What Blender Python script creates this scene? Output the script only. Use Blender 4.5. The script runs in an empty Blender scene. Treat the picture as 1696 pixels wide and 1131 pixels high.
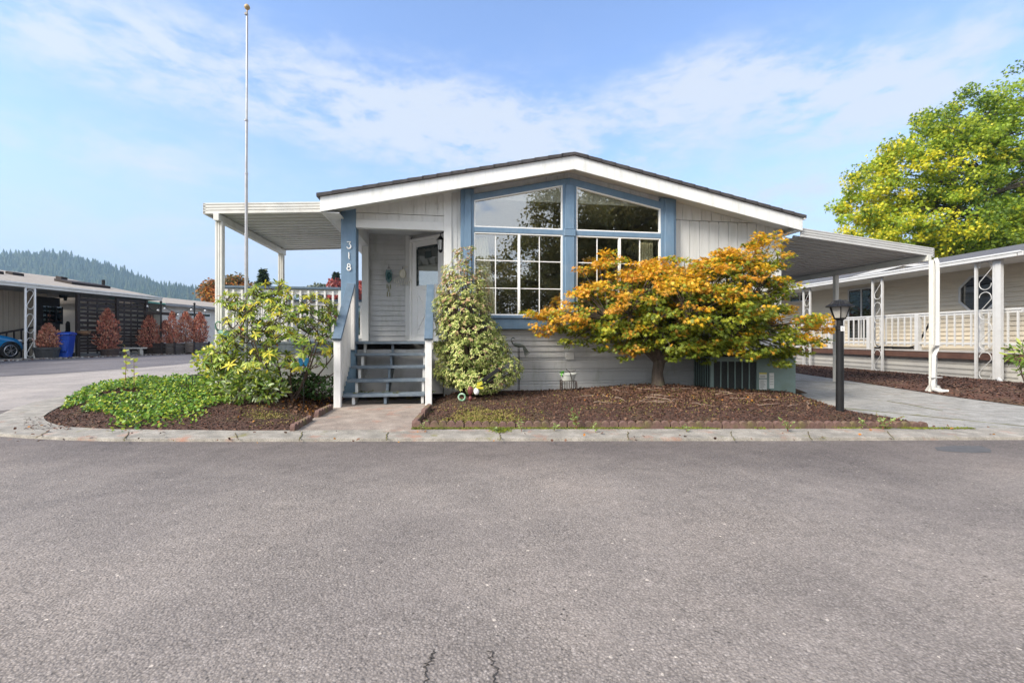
import bpy, bmesh, math, random
import numpy as np
from mathutils import Vector, Matrix
from mathutils.bvhtree import BVHTree
from mathutils import noise as mnoise
random.seed(7); RNG = np.random.default_rng(11)
SC = bpy.context.scene
COL = SC.collection
R = math.radians
# ---- measuring: the photo's camera stands at (0,0,1.1) looking along +Y, focal 16 mm on 36 mm
FPX = 753.8; CX = 848.0; HY = 560.0; CH = 1.1
def at(px, py, d): return Vector(((px-CX)/FPX*d, d, CH-(py-HY)/FPX*d))
def gnd(px, py, z=0.0):
    d = (CH-z)*FPX/(py-HY); return at(px, py, d)
class Frame:
    def __init__(s, x, y, phi):
        s.o = Vector((x, y)); s.phi = phi
        s.u = Vector((math.cos(phi), math.sin(phi))); s.v = Vector((-math.sin(phi), math.cos(phi)))
    def onv(s, px, py, v):       # point of the plane v = const seen at a pixel -> (u, z)
        D = Vector(((px-CX)/FPX, 1.0)); t = (v+s.o.dot(s.v))/D.dot(s.v)
        return (D*t-s.o).dot(s.u), CH-(py-HY)/FPX*t
    def onu(s, px, py, u):
        D = Vector(((px-CX)/FPX, 1.0)); t = (u+s.o.dot(s.u))/D.dot(s.u)
        return (D*t-s.o).dot(s.v), CH-(py-HY)/FPX*t
    def w(s, u, v, z=0): p = s.o+s.u*u+s.v*v; return Vector((p.x, p.y, z))
    def loc(s, P): q = Vector((P[0], P[1]))-s.o; return Vector((q.dot(s.u), q.dot(s.v), P[2]))
HF = Frame(-3.121, 7.4, math.atan(.1512))
RF = Frame(11.64, 11.13, math.atan(.085))
LF = Frame(-19.1, 18.0, -math.atan(.08))

# ---------------------------------------------------------------- materials
def nt(m):
    m.use_nodes = True; t = m.node_tree; return t, t.nodes, t.links
def N(nodes, typ, **kw):
    n = nodes.new(typ)
    for k, v in kw.items(): setattr(n, k, v)
    return n
def ramp(nodes, stops):
    r = nodes.new('ShaderNodeValToRGB'); e = r.color_ramp.elements
    while len(e) < len(stops): e.new(.5)
    for i, (p, c) in enumerate(stops):
        e[i].position = p
        e[i].color = (c, c, c, 1) if isinstance(c, (int, float)) else (*c, 1)
    return r
def mixc(nodes, links, fac, a, b, mode='MIX'):
    m = nodes.new('ShaderNodeMix'); m.data_type = 'RGBA'; m.blend_type = mode
    for sock, val in ((m.inputs[0], fac), (m.inputs[6], a), (m.inputs[7], b)):
        if hasattr(val, 'links'): links.new(val, sock)
        else: sock.default_value = val if isinstance(val, (int, float)) else (*val[:3], 1)
    return m.outputs[2]
MATS = {}
def mat(name, col, col2=None, scale=4, rough=.65, bump=.15, bscale=60, stretch=(1, 1, 1), metal=0, spec=.4, dirt=None, dscale=2.0, damt=.4, contrast=(.35, .65), dst=None):
    if name in MATS: return MATS[name]
    m = bpy.data.materials.new(name); t, n, l = nt(m); b = n['Principled BSDF']
    tc = N(n, 'ShaderNodeTexCoord'); mp = N(n, 'ShaderNodeMapping'); l.new(tc.outputs['Object'], mp.inputs[0])
    mp.inputs['Scale'].default_value = stretch
    n1 = N(n, 'ShaderNodeTexNoise'); n1.inputs['Scale'].default_value = scale; n1.inputs['Detail'].default_value = 6; n1.inputs['Roughness'].default_value = .65
    l.new(mp.outputs[0], n1.inputs['Vector'])
    rp = ramp(n, [(contrast[0], 0.0), (contrast[1], 1.0)]); l.new(n1.outputs[0], rp.inputs[0])
    c2 = col2 or tuple(c*.82 for c in col)
    c = mixc(n, l, rp.outputs[0], c2, col)
    if dirt:
        nd = N(n, 'ShaderNodeTexNoise'); nd.inputs['Scale'].default_value = dscale; nd.inputs['Detail'].default_value = 8; nd.inputs['Roughness'].default_value = .7
        if dst:
            md = N(n, 'ShaderNodeMapping'); md.inputs['Scale'].default_value = dst; l.new(tc.outputs['Object'], md.inputs[0]); l.new(md.outputs[0], nd.inputs['Vector'])
        else: l.new(tc.outputs['Object'], nd.inputs['Vector'])
        rd = ramp(n, [(.5, 0.0), (.75, damt)]); l.new(nd.outputs[0], rd.inputs[0])
        c = mixc(n, l, rd.outputs[0], c, dirt)
    l.new(c, b.inputs['Base Color'])
    b.inputs['Roughness'].default_value = rough; b.inputs['Metallic'].default_value = metal
    b.inputs['Specular IOR Level'].default_value = spec
    if bump:
        n2 = N(n, 'ShaderNodeTexNoise'); n2.inputs['Scale'].default_value = bscale; n2.inputs['Detail'].default_value = 4
        l.new(mp.outputs[0], n2.inputs['Vector'])
        bp = N(n, 'ShaderNodeBump'); bp.inputs['Strength'].default_value = bump; bp.inputs['Distance'].default_value = .01
        l.new(n2.outputs[0], bp.inputs['Height']); l.new(bp.outputs[0], b.inputs['Normal'])
    MATS[name] = m; return m
def leafmat(name, c1, c2, scale=3.0, trans=.3, rough=.5, fine=.5):
    if name in MATS: return MATS[name]
    m = bpy.data.materials.new(name); t, n, l = nt(m); b = n['Principled BSDF']; out = n['Material Output']
    tc = N(n, 'ShaderNodeTexCoord')
    n1 = N(n, 'ShaderNodeTexNoise'); n1.inputs['Scale'].default_value = scale; n1.inputs['Detail'].default_value = 2
    l.new(tc.outputs['Object'], n1.inputs['Vector'])
    wn = N(n, 'ShaderNodeTexNoise'); wn.inputs['Scale'].default_value = scale*9; wn.inputs['Detail'].default_value = 0
    l.new(tc.outputs['Object'], wn.inputs['Vector'])
    ad = N(n, 'ShaderNodeMath', operation='MULTIPLY_ADD'); l.new(wn.outputs[0], ad.inputs[0]); ad.inputs[1].default_value = fine; l.new(n1.outputs[0], ad.inputs[2])
    rp = ramp(n, [(.5+fine*.5-.2, 0.0), (.5+fine*.5+.2, 1.0)]); l.new(ad.outputs[0], rp.inputs[0])
    c = mixc(n, l, rp.outputs[0], c1, c2); l.new(c, b.inputs['Base Color'])
    b.inputs['Roughness'].default_value = rough; b.inputs['Specular IOR Level'].default_value = .35
    tr = N(n, 'ShaderNodeBsdfTranslucent'); l.new(c, tr.inputs[0])
    mx = N(n, 'ShaderNodeMixShader'); mx.inputs[0].default_value = trans
    l.new(b.outputs[0], mx.inputs[1]); l.new(tr.outputs[0], mx.inputs[2]); l.new(mx.outputs[0], out.inputs[0])
    MATS[name] = m; return m
def glassmat(name, tint=(.55, .58, .55), ior=2.1, base=.05):
    m = bpy.data.materials.new(name); t, n, l = nt(m); out = n['Material Output']; n.remove(n['Principled BSDF'])
    g = N(n, 'ShaderNodeBsdfGlossy'); g.inputs['Roughness'].default_value = .005; g.inputs['Color'].default_value = (.93, .95, .95, 1)
    tr = N(n, 'ShaderNodeBsdfTransparent'); tr.inputs[0].default_value = (*tint, 1)
    f = N(n, 'ShaderNodeFresnel'); f.inputs[0].default_value = ior
    tc = N(n, 'ShaderNodeTexCoord'); ns = N(n, 'ShaderNodeTexNoise'); ns.inputs['Scale'].default_value = 1.6; l.new(tc.outputs['Object'], ns.inputs['Vector'])
    bp = N(n, 'ShaderNodeBump'); bp.inputs['Strength'].default_value = .03; bp.inputs['Distance'].default_value = .05
    l.new(ns.outputs[0], bp.inputs['Height']); l.new(bp.outputs[0], g.inputs['Normal'])
    ad = N(n, 'ShaderNodeMath', operation='ADD'); l.new(f.outputs[0], ad.inputs[0]); ad.inputs[1].default_value = base
    ge = N(n, 'ShaderNodeNewGeometry'); iv = N(n, 'ShaderNodeMath', operation='SUBTRACT'); iv.inputs[0].default_value = 1; l.new(ge.outputs['Backfacing'], iv.inputs[1])
    mu = N(n, 'ShaderNodeMath', operation='MULTIPLY'); mu.use_clamp = True; l.new(ad.outputs[0], mu.inputs[0]); l.new(iv.outputs[0], mu.inputs[1])
    mx = N(n, 'ShaderNodeMixShader'); l.new(mu.outputs[0], mx.inputs[0]); l.new(tr.outputs[0], mx.inputs[1]); l.new(g.outputs[0], mx.inputs[2])
    l.new(mx.outputs[0], out.inputs[0]); MATS[name] = m; return m

def asphalt(name, base, light, dark, big=1.0, crack=False):
    m = bpy.data.materials.new(name); t, n, l = nt(m); b = n['Principled BSDF']
    tc = N(n, 'ShaderNodeTexCoord'); P = tc.outputs['Object']
    def nz(s, d=4, r=.6):
        q = N(n, 'ShaderNodeTexNoise'); q.inputs['Scale'].default_value = s; q.inputs['Detail'].default_value = d; q.inputs['Roughness'].default_value = r
        l.new(P, q.inputs['Vector']); return q.outputs[0]
    def vor(s):
        q = N(n, 'ShaderNodeTexVoronoi'); q.inputs['Scale'].default_value = s; q.inputs['Randomness'].default_value = 1
        wv = N(n, 'ShaderNodeVectorMath', operation='MULTIPLY_ADD'); nn = N(n, 'ShaderNodeTexNoise'); nn.inputs['Scale'].default_value = s*1.3
        l.new(P, nn.inputs['Vector']); l.new(nn.outputs[1], wv.inputs[0]); wv.inputs[1].default_value = (.5/s,)*3; l.new(P, wv.inputs[2])
        l.new(wv.outputs[0], q.inputs['Vector']); return q
    v1 = vor(95*big); v2 = vor(210*big)
    sep = N(n, 'ShaderNodeSeparateColor'); l.new(v1.outputs['Color'], sep.inputs[0])
    sep2 = N(n, 'ShaderNodeSeparateColor'); l.new(v2.outputs['Color'], sep2.inputs[0])
    # tone of each stone
    r1 = ramp(n, [(0, tuple(x*1.5 for x in dark)), (.2, base), (.8, base), (1.0, light)]); l.new(sep.outputs[0], r1.inputs[0])
    r2 = ramp(n, [(0, tuple(x*1.6 for x in dark)), (.4, base), (1.0, tuple((x+y)/2 for x, y in zip(light, base)))]); l.new(sep2.outputs[1], r2.inputs[0])
    c = mixc(n, l, .5, r1.outputs[0], r2.outputs[0])
    # dark binder between the stones
    g1 = ramp(n, [(.25, 0.0), (.6, 1.0)]); l.new(v1.outputs['Distance'], g1.inputs[0])
    gm = N(n, 'ShaderNodeMath', operation='MULTIPLY'); l.new(g1.outputs[0], gm.inputs[0]); gm.inputs[1].default_value = .6
    pt = ramp(n, [(.3, 0.25), (.7, 1.0)]); l.new(nz(1.1, 6, .7), pt.inputs[0])
    gm2 = N(n, 'ShaderNodeMath', operation='MULTIPLY'); l.new(gm.outputs[0], gm2.inputs[0]); l.new(pt.outputs[0], gm2.inputs[1])
    c = mixc(n, l, gm2.outputs[0], c, tuple(x*.5 for x in dark))
    # pits: lost stones leave dark holes, in worn patches
    pv = vor(52*big); ps = N(n, 'ShaderNodeSeparateColor'); l.new(pv.outputs['Color'], ps.inputs[0])
    pr = ramp(n, [(.55, 0.0), (.66, 1.0)]); l.new(ps.outputs[2], pr.inputs[0])
    pd = ramp(n, [(.24, 1.0), (.46, 0.0)]); l.new(pv.outputs['Distance'], pd.inputs[0])
    wr = ramp(n, [(.40, 0.22), (.60, 1.0)]); l.new(nz(.8, 6, .7), wr.inputs[0])
    pm = N(n, 'ShaderNodeMath', operation='MULTIPLY'); l.new(pr.outputs[0], pm.inputs[0]); l.new(pd.outputs[0], pm.inputs[1])
    pm2 = N(n, 'ShaderNodeMath', operation='MULTIPLY'); l.new(pm.outputs[0], pm2.inputs[0]); l.new(wr.outputs[0], pm2.inputs[1])
    c = mixc(n, l, pm2.outputs[0], c, tuple(x*.45 for x in dark))
    # scattered pale pebbles
    wv = vor(24); ws = N(n, 'ShaderNodeSeparateColor'); l.new(wv.outputs['Color'], ws.inputs[0])
    wr1 = ramp(n, [(.93, 0.0), (.94, 1.0)]); l.new(ws.outputs[1], wr1.inputs[0])
    wd = ramp(n, [(.13, 1.0), (.18, 0.0)]); l.new(wv.outputs['Distance'], wd.inputs[0])
    wm = N(n, 'ShaderNodeMath', operation='MULTIPLY'); l.new(wr1.outputs[0], wm.inputs[0]); l.new(wd.outputs[0], wm.inputs[1])
    c = mixc(n, l, wm.outputs[0], c, (.5, .44, .38))
    # broad weathering
    w1 = ramp(n, [(.34, (.74, .74, .76)), (.5, (.98, .98, .98)), (.66, (1.18, 1.16, 1.13))]); l.new(nz(.42, 7, .62), w1.inputs[0])
    c = mixc(n, l, 1.0, c, w1.outputs[0], 'MULTIPLY')
    w2 = ramp(n, [(.3, (.88, .88, .88)), (.7, (1.1, 1.1, 1.1))]); l.new(nz(9, 5, .7), w2.inputs[0])
    c = mixc(n, l, 1.0, c, w2.outputs[0], 'MULTIPLY')
    if crack:   # tone gets darker towards the kerb
        sx = N(n, 'ShaderNodeSeparateXYZ'); l.new(P, sx.inputs[0]); ag = N(n, 'ShaderNodeMath', operation='MULTIPLY_ADD'); l.new(nz(1.6, 4, .6), ag.inputs[0]); ag.inputs[1].default_value = .9; l.new(sx.outputs[1], ag.inputs[2])
        q = N(n, 'ShaderNodeMapRange'); q.interpolation_type = 'SMOOTHSTEP'; q.inputs[1].default_value = 3.6; q.inputs[2].default_value = 5.2; l.new(ag.outputs[0], q.inputs[0])
        q2 = N(n, 'ShaderNodeMapRange'); q2.interpolation_type = 'SMOOTHSTEP'; q2.inputs[1].default_value = 6.6; q2.inputs[2].default_value = 7.4; q2.inputs[3].default_value = .75; q2.inputs[4].default_value = .45; l.new(ag.outputs[0], q2.inputs[0])
        qq = N(n, 'ShaderNodeMath', operation='MULTIPLY'); l.new(q.outputs[0], qq.inputs[0]); l.new(q2.outputs[0], qq.inputs[1])
        c = mixc(n, l, qq.outputs[0], c, mixc(n, l, 1.0, c, (.52, .50, .52), 'MULTIPLY'))
    l.new(c, b.inputs['Base Color']); b.inputs['Roughness'].default_value = .82; b.inputs['Specular IOR Level'].default_value = .35
    h = N(n, 'ShaderNodeMath', operation='SUBTRACT'); h.inputs[0].default_value = 1; l.new(v1.outputs['Distance'], h.inputs[1])
    h1 = N(n, 'ShaderNodeMath', operation='SUBTRACT'); l.new(h.outputs[0], h1.inputs[0]); l.new(pm2.outputs[0], h1.inputs[1])
    h2 = N(n, 'ShaderNodeMath', operation='MULTIPLY_ADD'); l.new(sep.outputs[1], h2.inputs[0]); h2.inputs[1].default_value = .6; l.new(h1.outputs[0], h2.inputs[2])
    bp = N(n, 'ShaderNodeBump'); bp.inputs['Strength'].default_value = .55; bp.inputs['Distance'].default_value = .006
    l.new(h2.outputs[0], bp.inputs['Height']); l.new(bp.outputs[0], b.inputs['Normal'])
    MATS[name] = m; return m
def concrete(name, base, light, stain=(.34, .13, .07), moss=True, stainamt=.6):
    m = bpy.data.materials.new(name); t, n, l = nt(m); b = n['Principled BSDF']
    tc = N(n, 'ShaderNodeTexCoord'); P = tc.outputs['Object']
    def nz(s, d=5, r=.65, off=0):
        mp = N(n, 'ShaderNodeMapping'); mp.inputs['Location'].default_value = (off, off*2, 0); l.new(P, mp.inputs[0])
        q = N(n, 'ShaderNodeTexNoise'); q.inputs['Scale'].default_value = s; q.inputs['Detail'].default_value = d; q.inputs['Roughness'].default_value = r
        l.new(mp.outputs[0], q.inputs['Vector']); return q.outputs[0]
    r1 = ramp(n, [(.3, tuple(x*.7 for x in base)), (.5, base), (.7, light)]); l.new(nz(5), r1.inputs[0])
    sp = ramp(n, [(.36, .55), (.5, 1.0), (.66, 1.25)]); l.new(nz(110, 3, .8), sp.inputs[0])
    c = mixc(n, l, 1.0, r1.outputs[0], sp.outputs[0], 'MULTIPLY')
    rs = ramp(n, [(.56, 0.0), (.68, stainamt)]); l.new(nz(2.2, 7, .7, 5), rs.inputs[0]); c = mixc(n, l, rs.outputs[0], c, stain)
    if moss:
        rm = ramp(n, [(.60, 0.0), (.68, .75)]); l.new(nz(3.4, 8, .75, 11), rm.inputs[0]); c = mixc(n, l, rm.outputs[0], c, (.16, .15, .03))
    l.new(c, b.inputs['Base Color']); b.inputs['Roughness'].default_value = .88
    bp = N(n, 'ShaderNodeBump'); bp.inputs['Strength'].default_value = .4; bp.inputs['Distance'].default_value = .006
    l.new(nz(120, 3, .8), bp.inputs['Height']); l.new(bp.outputs[0], b.inputs['Normal'])
    MATS[name] = m; return m

# ---------------------------------------------------------------- mesh building
class MB:
    def __init__(s): s.v = []; s.f = []
    def add(s, vs, fs):
        o = len(s.v); s.v += [tuple(p) for p in vs]; s.f += [tuple(i+o for i in f) for f in fs]; return s
    def box(s, x0, x1, y0, y1, z0, z1):
        if x1 < x0: x0, x1 = x1, x0
        if y1 < y0: y0, y1 = y1, y0
        if z1 < z0: z0, z1 = z1, z0
        return s.add([(x0,y0,z0),(x1,y0,z0),(x1,y1,z0),(x0,y1,z0),(x0,y0,z1),(x1,y0,z1),(x1,y1,z1),(x0,y1,z1)],
              [(0,3,2,1),(4,5,6,7),(0,1,5,4),(1,2,6,5),(2,3,7,6),(3,0,4,7)])
    def prism(s, poly, a, b, axis='y'):
        # poly of (x,z) extruded along y; 'x': (y,z) along x; 'z': (x,y) along z
        n = len(poly)
        def P(p, w):
            return (p[0], w, p[1]) if axis == 'y' else (w, p[0], p[1]) if axis == 'x' else (p[0], p[1], w)
        vs = [P(p, a) for p in poly]+[P(p, b) for p in poly]
        fs = [tuple(range(n)), tuple(range(2*n-1, n-1, -1))]+[(i, i+n, (i+1) % n+n, (i+1) % n) for i in range(n)]
        return s.add(vs, fs)
    def beam(s, p, q, w, h, up=Vector((0, 0, 1))):
        p = Vector(p); q = Vector(q); d = (q-p).normalized(); up = Vector(up)
        r = d.cross(up)
        if r.length < 1e-5: r = d.cross(Vector((1, 0, 0)))
        r.normalize(); u = r.cross(d).normalized()
        vs = []
        for e in (p, q):
            for a, b in ((-1,-1),(1,-1),(1,1),(-1,1)): vs.append(e+r*(a*w/2)+u*(b*h/2))
        return s.add(vs, [(0,1,2,3),(7,6,5,4),(0,4,5,1),(1,5,6,2),(2,6,7,3),(3,7,4,0)])
    def tube(s, pts, r, n=8, cap=True):
        pts = [Vector(p) for p in pts]; k = len(pts)
        rs = [r]*k if isinstance(r, (int, float)) else list(r)
        vs = []; prev = None
        for i, p in enumerate(pts):
            d = (pts[min(i+1, k-1)]-pts[max(i-1, 0)])
            d = d.normalized() if d.length > 1e-9 else Vector((0, 0, 1))
            if prev is None:
                a = d.cross(Vector((0, 0, 1)))
                if a.length < 1e-3: a = d.cross(Vector((1, 0, 0)))
            else: a = prev-d*prev.dot(d)
            a.normalize(); prev = a; b = d.cross(a)
            for j in range(n):
                th = 2*math.pi*j/n; vs.append(p+(a*math.cos(th)+b*math.sin(th))*rs[i])
        fs = [(i*n+j, i*n+(j+1) % n, (i+1)*n+(j+1) % n, (i+1)*n+j) for i in range(k-1) for j in range(n)]
        if cap: fs += [tuple(range(n-1, -1, -1)), tuple((k-1)*n+j for j in range(n))]
        return s.add(vs, fs)
    def lathe(s, prof, c=(0, 0, 0), n=20, squash=(1, 1)):
        vs = []
        for r, z in prof:
            for j in range(n):
                th = 2*math.pi*j/n; vs.append((c[0]+r*math.cos(th)*squash[0], c[1]+r*math.sin(th)*squash[1], c[2]+z))
        k = len(prof)
        fs = [(i*n+j, i*n+(j+1) % n, (i+1)*n+(j+1) % n, (i+1)*n+j) for i in range(k-1) for j in range(n)]
        fs += [tuple(range(n-1, -1, -1)), tuple((k-1)*n+j for j in range(n))]
        return s.add(vs, fs)
    def ball(s, c, rx, ry=None, rz=None, n=12):
        ry = ry or rx; rz = rz or rx; m = n//2
        prof = [(max(math.sin(math.pi*i/m), .001), -math.cos(math.pi*i/m)*rz) for i in range(m+1)]
        vs = []
        for r, z in prof:
            for j in range(n):
                th = 2*math.pi*j/n; vs.append((c[0]+r*rx*math.cos(th), c[1]+r*ry*math.sin(th), c[2]+z))
        fs = [(i*n+j, i*n+(j+1) % n, (i+1)*n+(j+1) % n, (i+1)*n+j) for i in range(m) for j in range(n)]
        return s.add(vs, fs)
    def build(s, name, m, parent=None, smooth=False, bevel=0):
        me = bpy.data.meshes.new(name); me.from_pydata(s.v, [], s.f); me.update()
        if isinstance(m, (list, tuple)):
            for q in m: me.materials.append(q)
        elif m: me.materials.append(m)
        bm = bmesh.new(); bm.from_mesh(me); bmesh.ops.recalc_face_normals(bm, faces=bm.faces); bm.to_mesh(me); bm.free()
        if smooth:
            for p in me.polygons: p.use_smooth = True
        o = bpy.data.objects.new(name, me); COL.objects.link(o)
        if parent: o.parent = parent
        if bevel:
            b = o.modifiers.new('bevel', 'BEVEL'); b.width = bevel; b.segments = 1; b.limit_method = 'ANGLE'; b.angle_limit = R(50)
        return o
def tag(o, label=None, cat=None, group=None, kind=None):
    if label: o['label'] = label
    if cat: o['category'] = cat
    if group: o['group'] = group
    if kind: o['kind'] = kind
    return o
def empty(name, loc=(0, 0, 0), rz=0, label=None, cat=None, group=None):
    o = bpy.data.objects.new(name, None); COL.objects.link(o); o.location = loc; o.rotation_euler = (0, 0, rz)
    o.empty_display_size = .1
    return tag(o, label, cat, group)
def copy_tree(o, parent=None):
    c = o.copy(); COL.objects.link(c)
    if parent: c.parent = parent
    for ch in [x for x in o.children]: copy_tree(ch, c)
    return c

# leaf clouds -------------------------------------------------------------
SH_LANCE = [(0, 0, 0), (.18, .3, .05), (.16, .62, .06), (0, 1, -.06), (-.16, .62, .06), (-.18, .3, .05)]
SH_OVAL = [(0, 0, 0), (.3, .25, .06), (.34, .6, .06), (0, 1, -.03), (-.34, .6, .06), (-.3, .25, .06)]
SH_MAPLE = [(0, 0, 0), (.20, .10, 0), (.52, .12, -.08), (.26, .36, 0), (.46, .76, -.1), (.13, .52, 0), (0, 1.05, -.1),
            (-.13, .52, 0), (-.46, .76, -.1), (-.26, .36, 0), (-.52, .12, -.08), (-.20, .10, 0)]
SH_NEEDLE = [(-.06, 0, 0), (.06, 0, 0), (0, 1, 0)]
SH_CHIP = [(-.5, -.2, 0), (.1, -.3, .1), (.5, -.05, 0), (.45, .22, .08), (-.2, .28, .1), (-.5, .1, 0)]
def rnd_unit(n):
    v = RNG.normal(size=(n, 3)); return v/np.linalg.norm(v, axis=1, keepdims=True)
def leafcloud(name, C, size, shape, mats, midx=None, nrm=None, tan=None, parent=None, ndir=.6, smooth=False):
    C = np.asarray(C, float); n = len(C); k = len(shape); S = np.asarray(shape, float)
    size = np.broadcast_to(np.asarray(size, float), (n,))
    rn = rnd_unit(n)
    nn = rn if nrm is None else rn*(1-ndir)+np.asarray(nrm)*ndir
    nn = nn/np.linalg.norm(nn, axis=1, keepdims=True)
    tt = rnd_unit(n) if tan is None else np.asarray(tan)+rnd_unit(n)*.15
    tt = tt-nn*np.sum(tt*nn, axis=1, keepdims=True); tt /= np.linalg.norm(tt, axis=1, keepdims=True)+1e-9
    bb = np.cross(nn, tt)
    V = C[:, None, :]+size[:, None, None]*(S[None, :, 0, None]*bb[:, None, :]+S[None, :, 1, None]*tt[:, None, :]+S[None, :, 2, None]*nn[:, None, :])
    me = bpy.data.meshes.new(name); me.vertices.add(n*k); me.vertices.foreach_set('co', V.reshape(-1).astype(np.float32))
    me.loops.add(n*k); me.loops.foreach_set('vertex_index', np.arange(n*k, dtype=np.int32))
    me.polygons.add(n); me.polygons.foreach_set('loop_start', np.arange(0, n*k, k, dtype=np.int32))
    if midx is not None: me.polygons.foreach_set('material_index', np.asarray(midx, dtype=np.int32))
    me.update(calc_edges=True); me.validate()
    for q in (mats if isinstance(mats, (list, tuple)) else [mats]): me.materials.append(q)
    o = bpy.data.objects.new(name, me); COL.objects.link(o)
    if parent: o.parent = parent
    return o
def ell_points(ells, n, shell=.0):
    """n points in a union of ellipsoids (cx,cy,cz,rx,ry,rz), volume weighted; shell>0 pushes them outwards"""
    E = np.asarray(ells, float); vol = (E[:, 3]*E[:, 4]*E[:, 5])**.75; p = vol/vol.sum()
    idx = RNG.choice(len(E), n, p=p); d = rnd_unit(n); r = RNG.random(n)**(1/3)
    r = r*(1-shell)+shell*(.75+.25*r)
    off = d*r[:, None]*E[idx, 3:6]
    return E[idx, :3]+off, d, idx, r
def bez(a, b, c, n=6):
    a, b, c = Vector(a), Vector(b), Vector(c)
    return [a*(1-t)**2+b*2*t*(1-t)+c*t*t for t in [i/n for i in range(n+1)]]

# ---------------------------------------------------------------- terrain height (the street climbs a little to the left rear)
def sst(x): x = max(0, min(1, x)); return x*x*(3-2*x)
def gz(x, y): return .28*sst((y-6.5)/11)*sst((-x-3.5)/6)
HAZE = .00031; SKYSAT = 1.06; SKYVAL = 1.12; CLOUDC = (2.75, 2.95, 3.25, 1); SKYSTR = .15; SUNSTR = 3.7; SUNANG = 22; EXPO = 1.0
# ================================================================ materials
GREY = mat('grey_siding_paint', (.62, .62, .605), (.565, .565, .555), scale=2, rough=.6, bump=.25, bscale=30, stretch=(6, 6, .6), dirt=(.33, .34, .29), dscale=1.6, damt=.5, dst=(5, 5, .7))
LAP = mat('grey_lap_paint', (.53, .53, .53), (.47, .47, .47), scale=2, rough=.6, bump=.2, bscale=30, stretch=(.6, .6, 6), dirt=(.26, .28, .22), dscale=2.0, damt=.6, dst=(3, 3, 1))
TRIMG = mat('light_grey_trim', (.65, .65, .64), (.59, .59, .58), scale=3, bump=.15, rough=.55, dirt=(.34, .34, .3), dscale=3, damt=.35)
FASC = mat('fascia_white', (.74, .745, .74), (.66, .67, .67), scale=1.2, rough=.5, bump=.12, stretch=(.5, 1, 3), dirt=(.40, .42, .36), dscale=2.5, damt=.55, dst=(4, 4, .6))
BLUE = mat('dusty_blue_paint', (.14, .225, .325), (.115, .19, .28), scale=2.5, rough=.55, bump=.3, bscale=35, stretch=(4, 4, .7), dirt=(.25, .3, .36), dscale=4, damt=.35)
STEPB = mat('worn_blue_step_paint', (.12, .155, .19), (.085, .11, .14), scale=3, rough=.5, bump=.3, stretch=(.7, 5, 5), dirt=(.30, .33, .35), dscale=7, damt=.6)
RAILB = mat('handrail_blue', (.095, .14, .195), (.08, .12, .165), scale=3, rough=.5, bump=.25, stretch=(4, .7, 4), dirt=(.2, .24, .28), dscale=5, damt=.4)
VINYLN = mat('neighbour_white', (.50, .50, .495), (.45, .45, .445), rough=.5, bump=0, dirt=(.42, .42, .38), dscale=3, damt=.3)
WHITEP = mat('white_picket_paint', (.72, .71, .70), (.62, .61, .60), scale=3, rough=.55, bump=.2, stretch=(5, 5, .6), dirt=(.36, .34, .3), dscale=4, damt=.5)
VINYL = mat('white_vinyl', (.80, .80, .79), (.76, .76, .75), rough=.4, bump=0)
ALU = mat('cream_aluminium', (.66, .655, .62), (.58, .575, .54), scale=1.5, rough=.45, bump=.05, dirt=(.22, .17, .12), dscale=4, damt=.35)
ALUD = mat('awning_pan_metal', (.56, .565, .53), (.48, .485, .46), scale=1.5, rough=.5, bump=.05, dirt=(.3, .3, .26), dscale=3, damt=.4)
SHING = mat('dark_shingles', (.075, .07, .072), (.045, .042, .045), scale=12, rough=.9, bump=.6, bscale=90)
DARKIN = mat('interior_wall', (.30, .27, .20), (.26, .23, .17), rough=.8, bump=0)
CARPET = mat('interior_carpet', (.10, .085, .07), rough=.9, bump=0)
CURT = mat('cream_curtain', (.85, .80, .60), (.75, .70, .50), scale=2, rough=.8, bump=.1, stretch=(5, 5, .5))
GLASS = glassmat('window_glass', (.88, .89, .86), 1.9, .20)
BLACK = mat('black_metal', (.010, .010, .011), (.016, .016, .017), rough=.42, bump=.05, spec=.25)
DOORW = mat('door_white', (.84, .83, .81), (.80, .79, .77), rough=.45, bump=.04)
RUST = mat('rusty_iron', (.07, .045, .035), (.03, .025, .025), scale=20, rough=.8, bump=.3)
DIRTYW = mat('weathered_white', (.55, .56, .53), (.4, .42, .38), scale=8, rough=.7, bump=.2)

# ================================================================ main house (frame HF: u along the gable, v into the lot)
house = empty('house', HF.w(0, 0, 0), HF.phi, 'light grey gabled manufactured home with blue trim and big picture windows', 'house')
RU, RZ, EZ, WU = 4.27, 4.382, 3.455, 8.79
def roofz(u): return EZ+(RZ-EZ)*(u/RU if u < RU else (WU-u)/(WU-RU))
WV, BV, G0, FL, HL = .42, .30, .05, 1.04, 16.0
LU, RWU = .239, 8.646       # porch post left face / right wall corner
def t111(m, u0, u1, z0, topf, v, pitch=.203, gap=.014, phase=0.0, th=.03):
    """grooved vertical plywood between u0 and u1 (groove = a real slot)"""
    m.prism([(u0, z0), (u1, z0)]+[(u1, topf(u1))]+([(RU, topf(RU))] if u0 < RU < u1 else [])+[(u0, topf(u0))], v+.006, v+th)
    u = math.floor((u0-phase)/pitch)*pitch+phase
    while u < u1:
        a, b = max(u+gap/2, u0), min(u+pitch-gap/2, u1)
        if b-a > .012:
            m.prism([(a, z0), (b, z0), (b, topf(b))]+([(RU, topf(RU))] if a < RU < b else [])+[(a, topf(a))], v-.006, v+.0061)
        u += pitch
def lap(m, u0, u1, z0, z1, v, pitch=.105, lip=.022):
    z = z0
    while z < z1-.005:
        t = min(z+pitch, z1)
        m.prism([(v-lip, z), (v, t), (v+.02, t), (v+.02, z)], u0, u1, 'x'); z = t
def soff(u): return roofz(u)-.20
m = MB()
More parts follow.
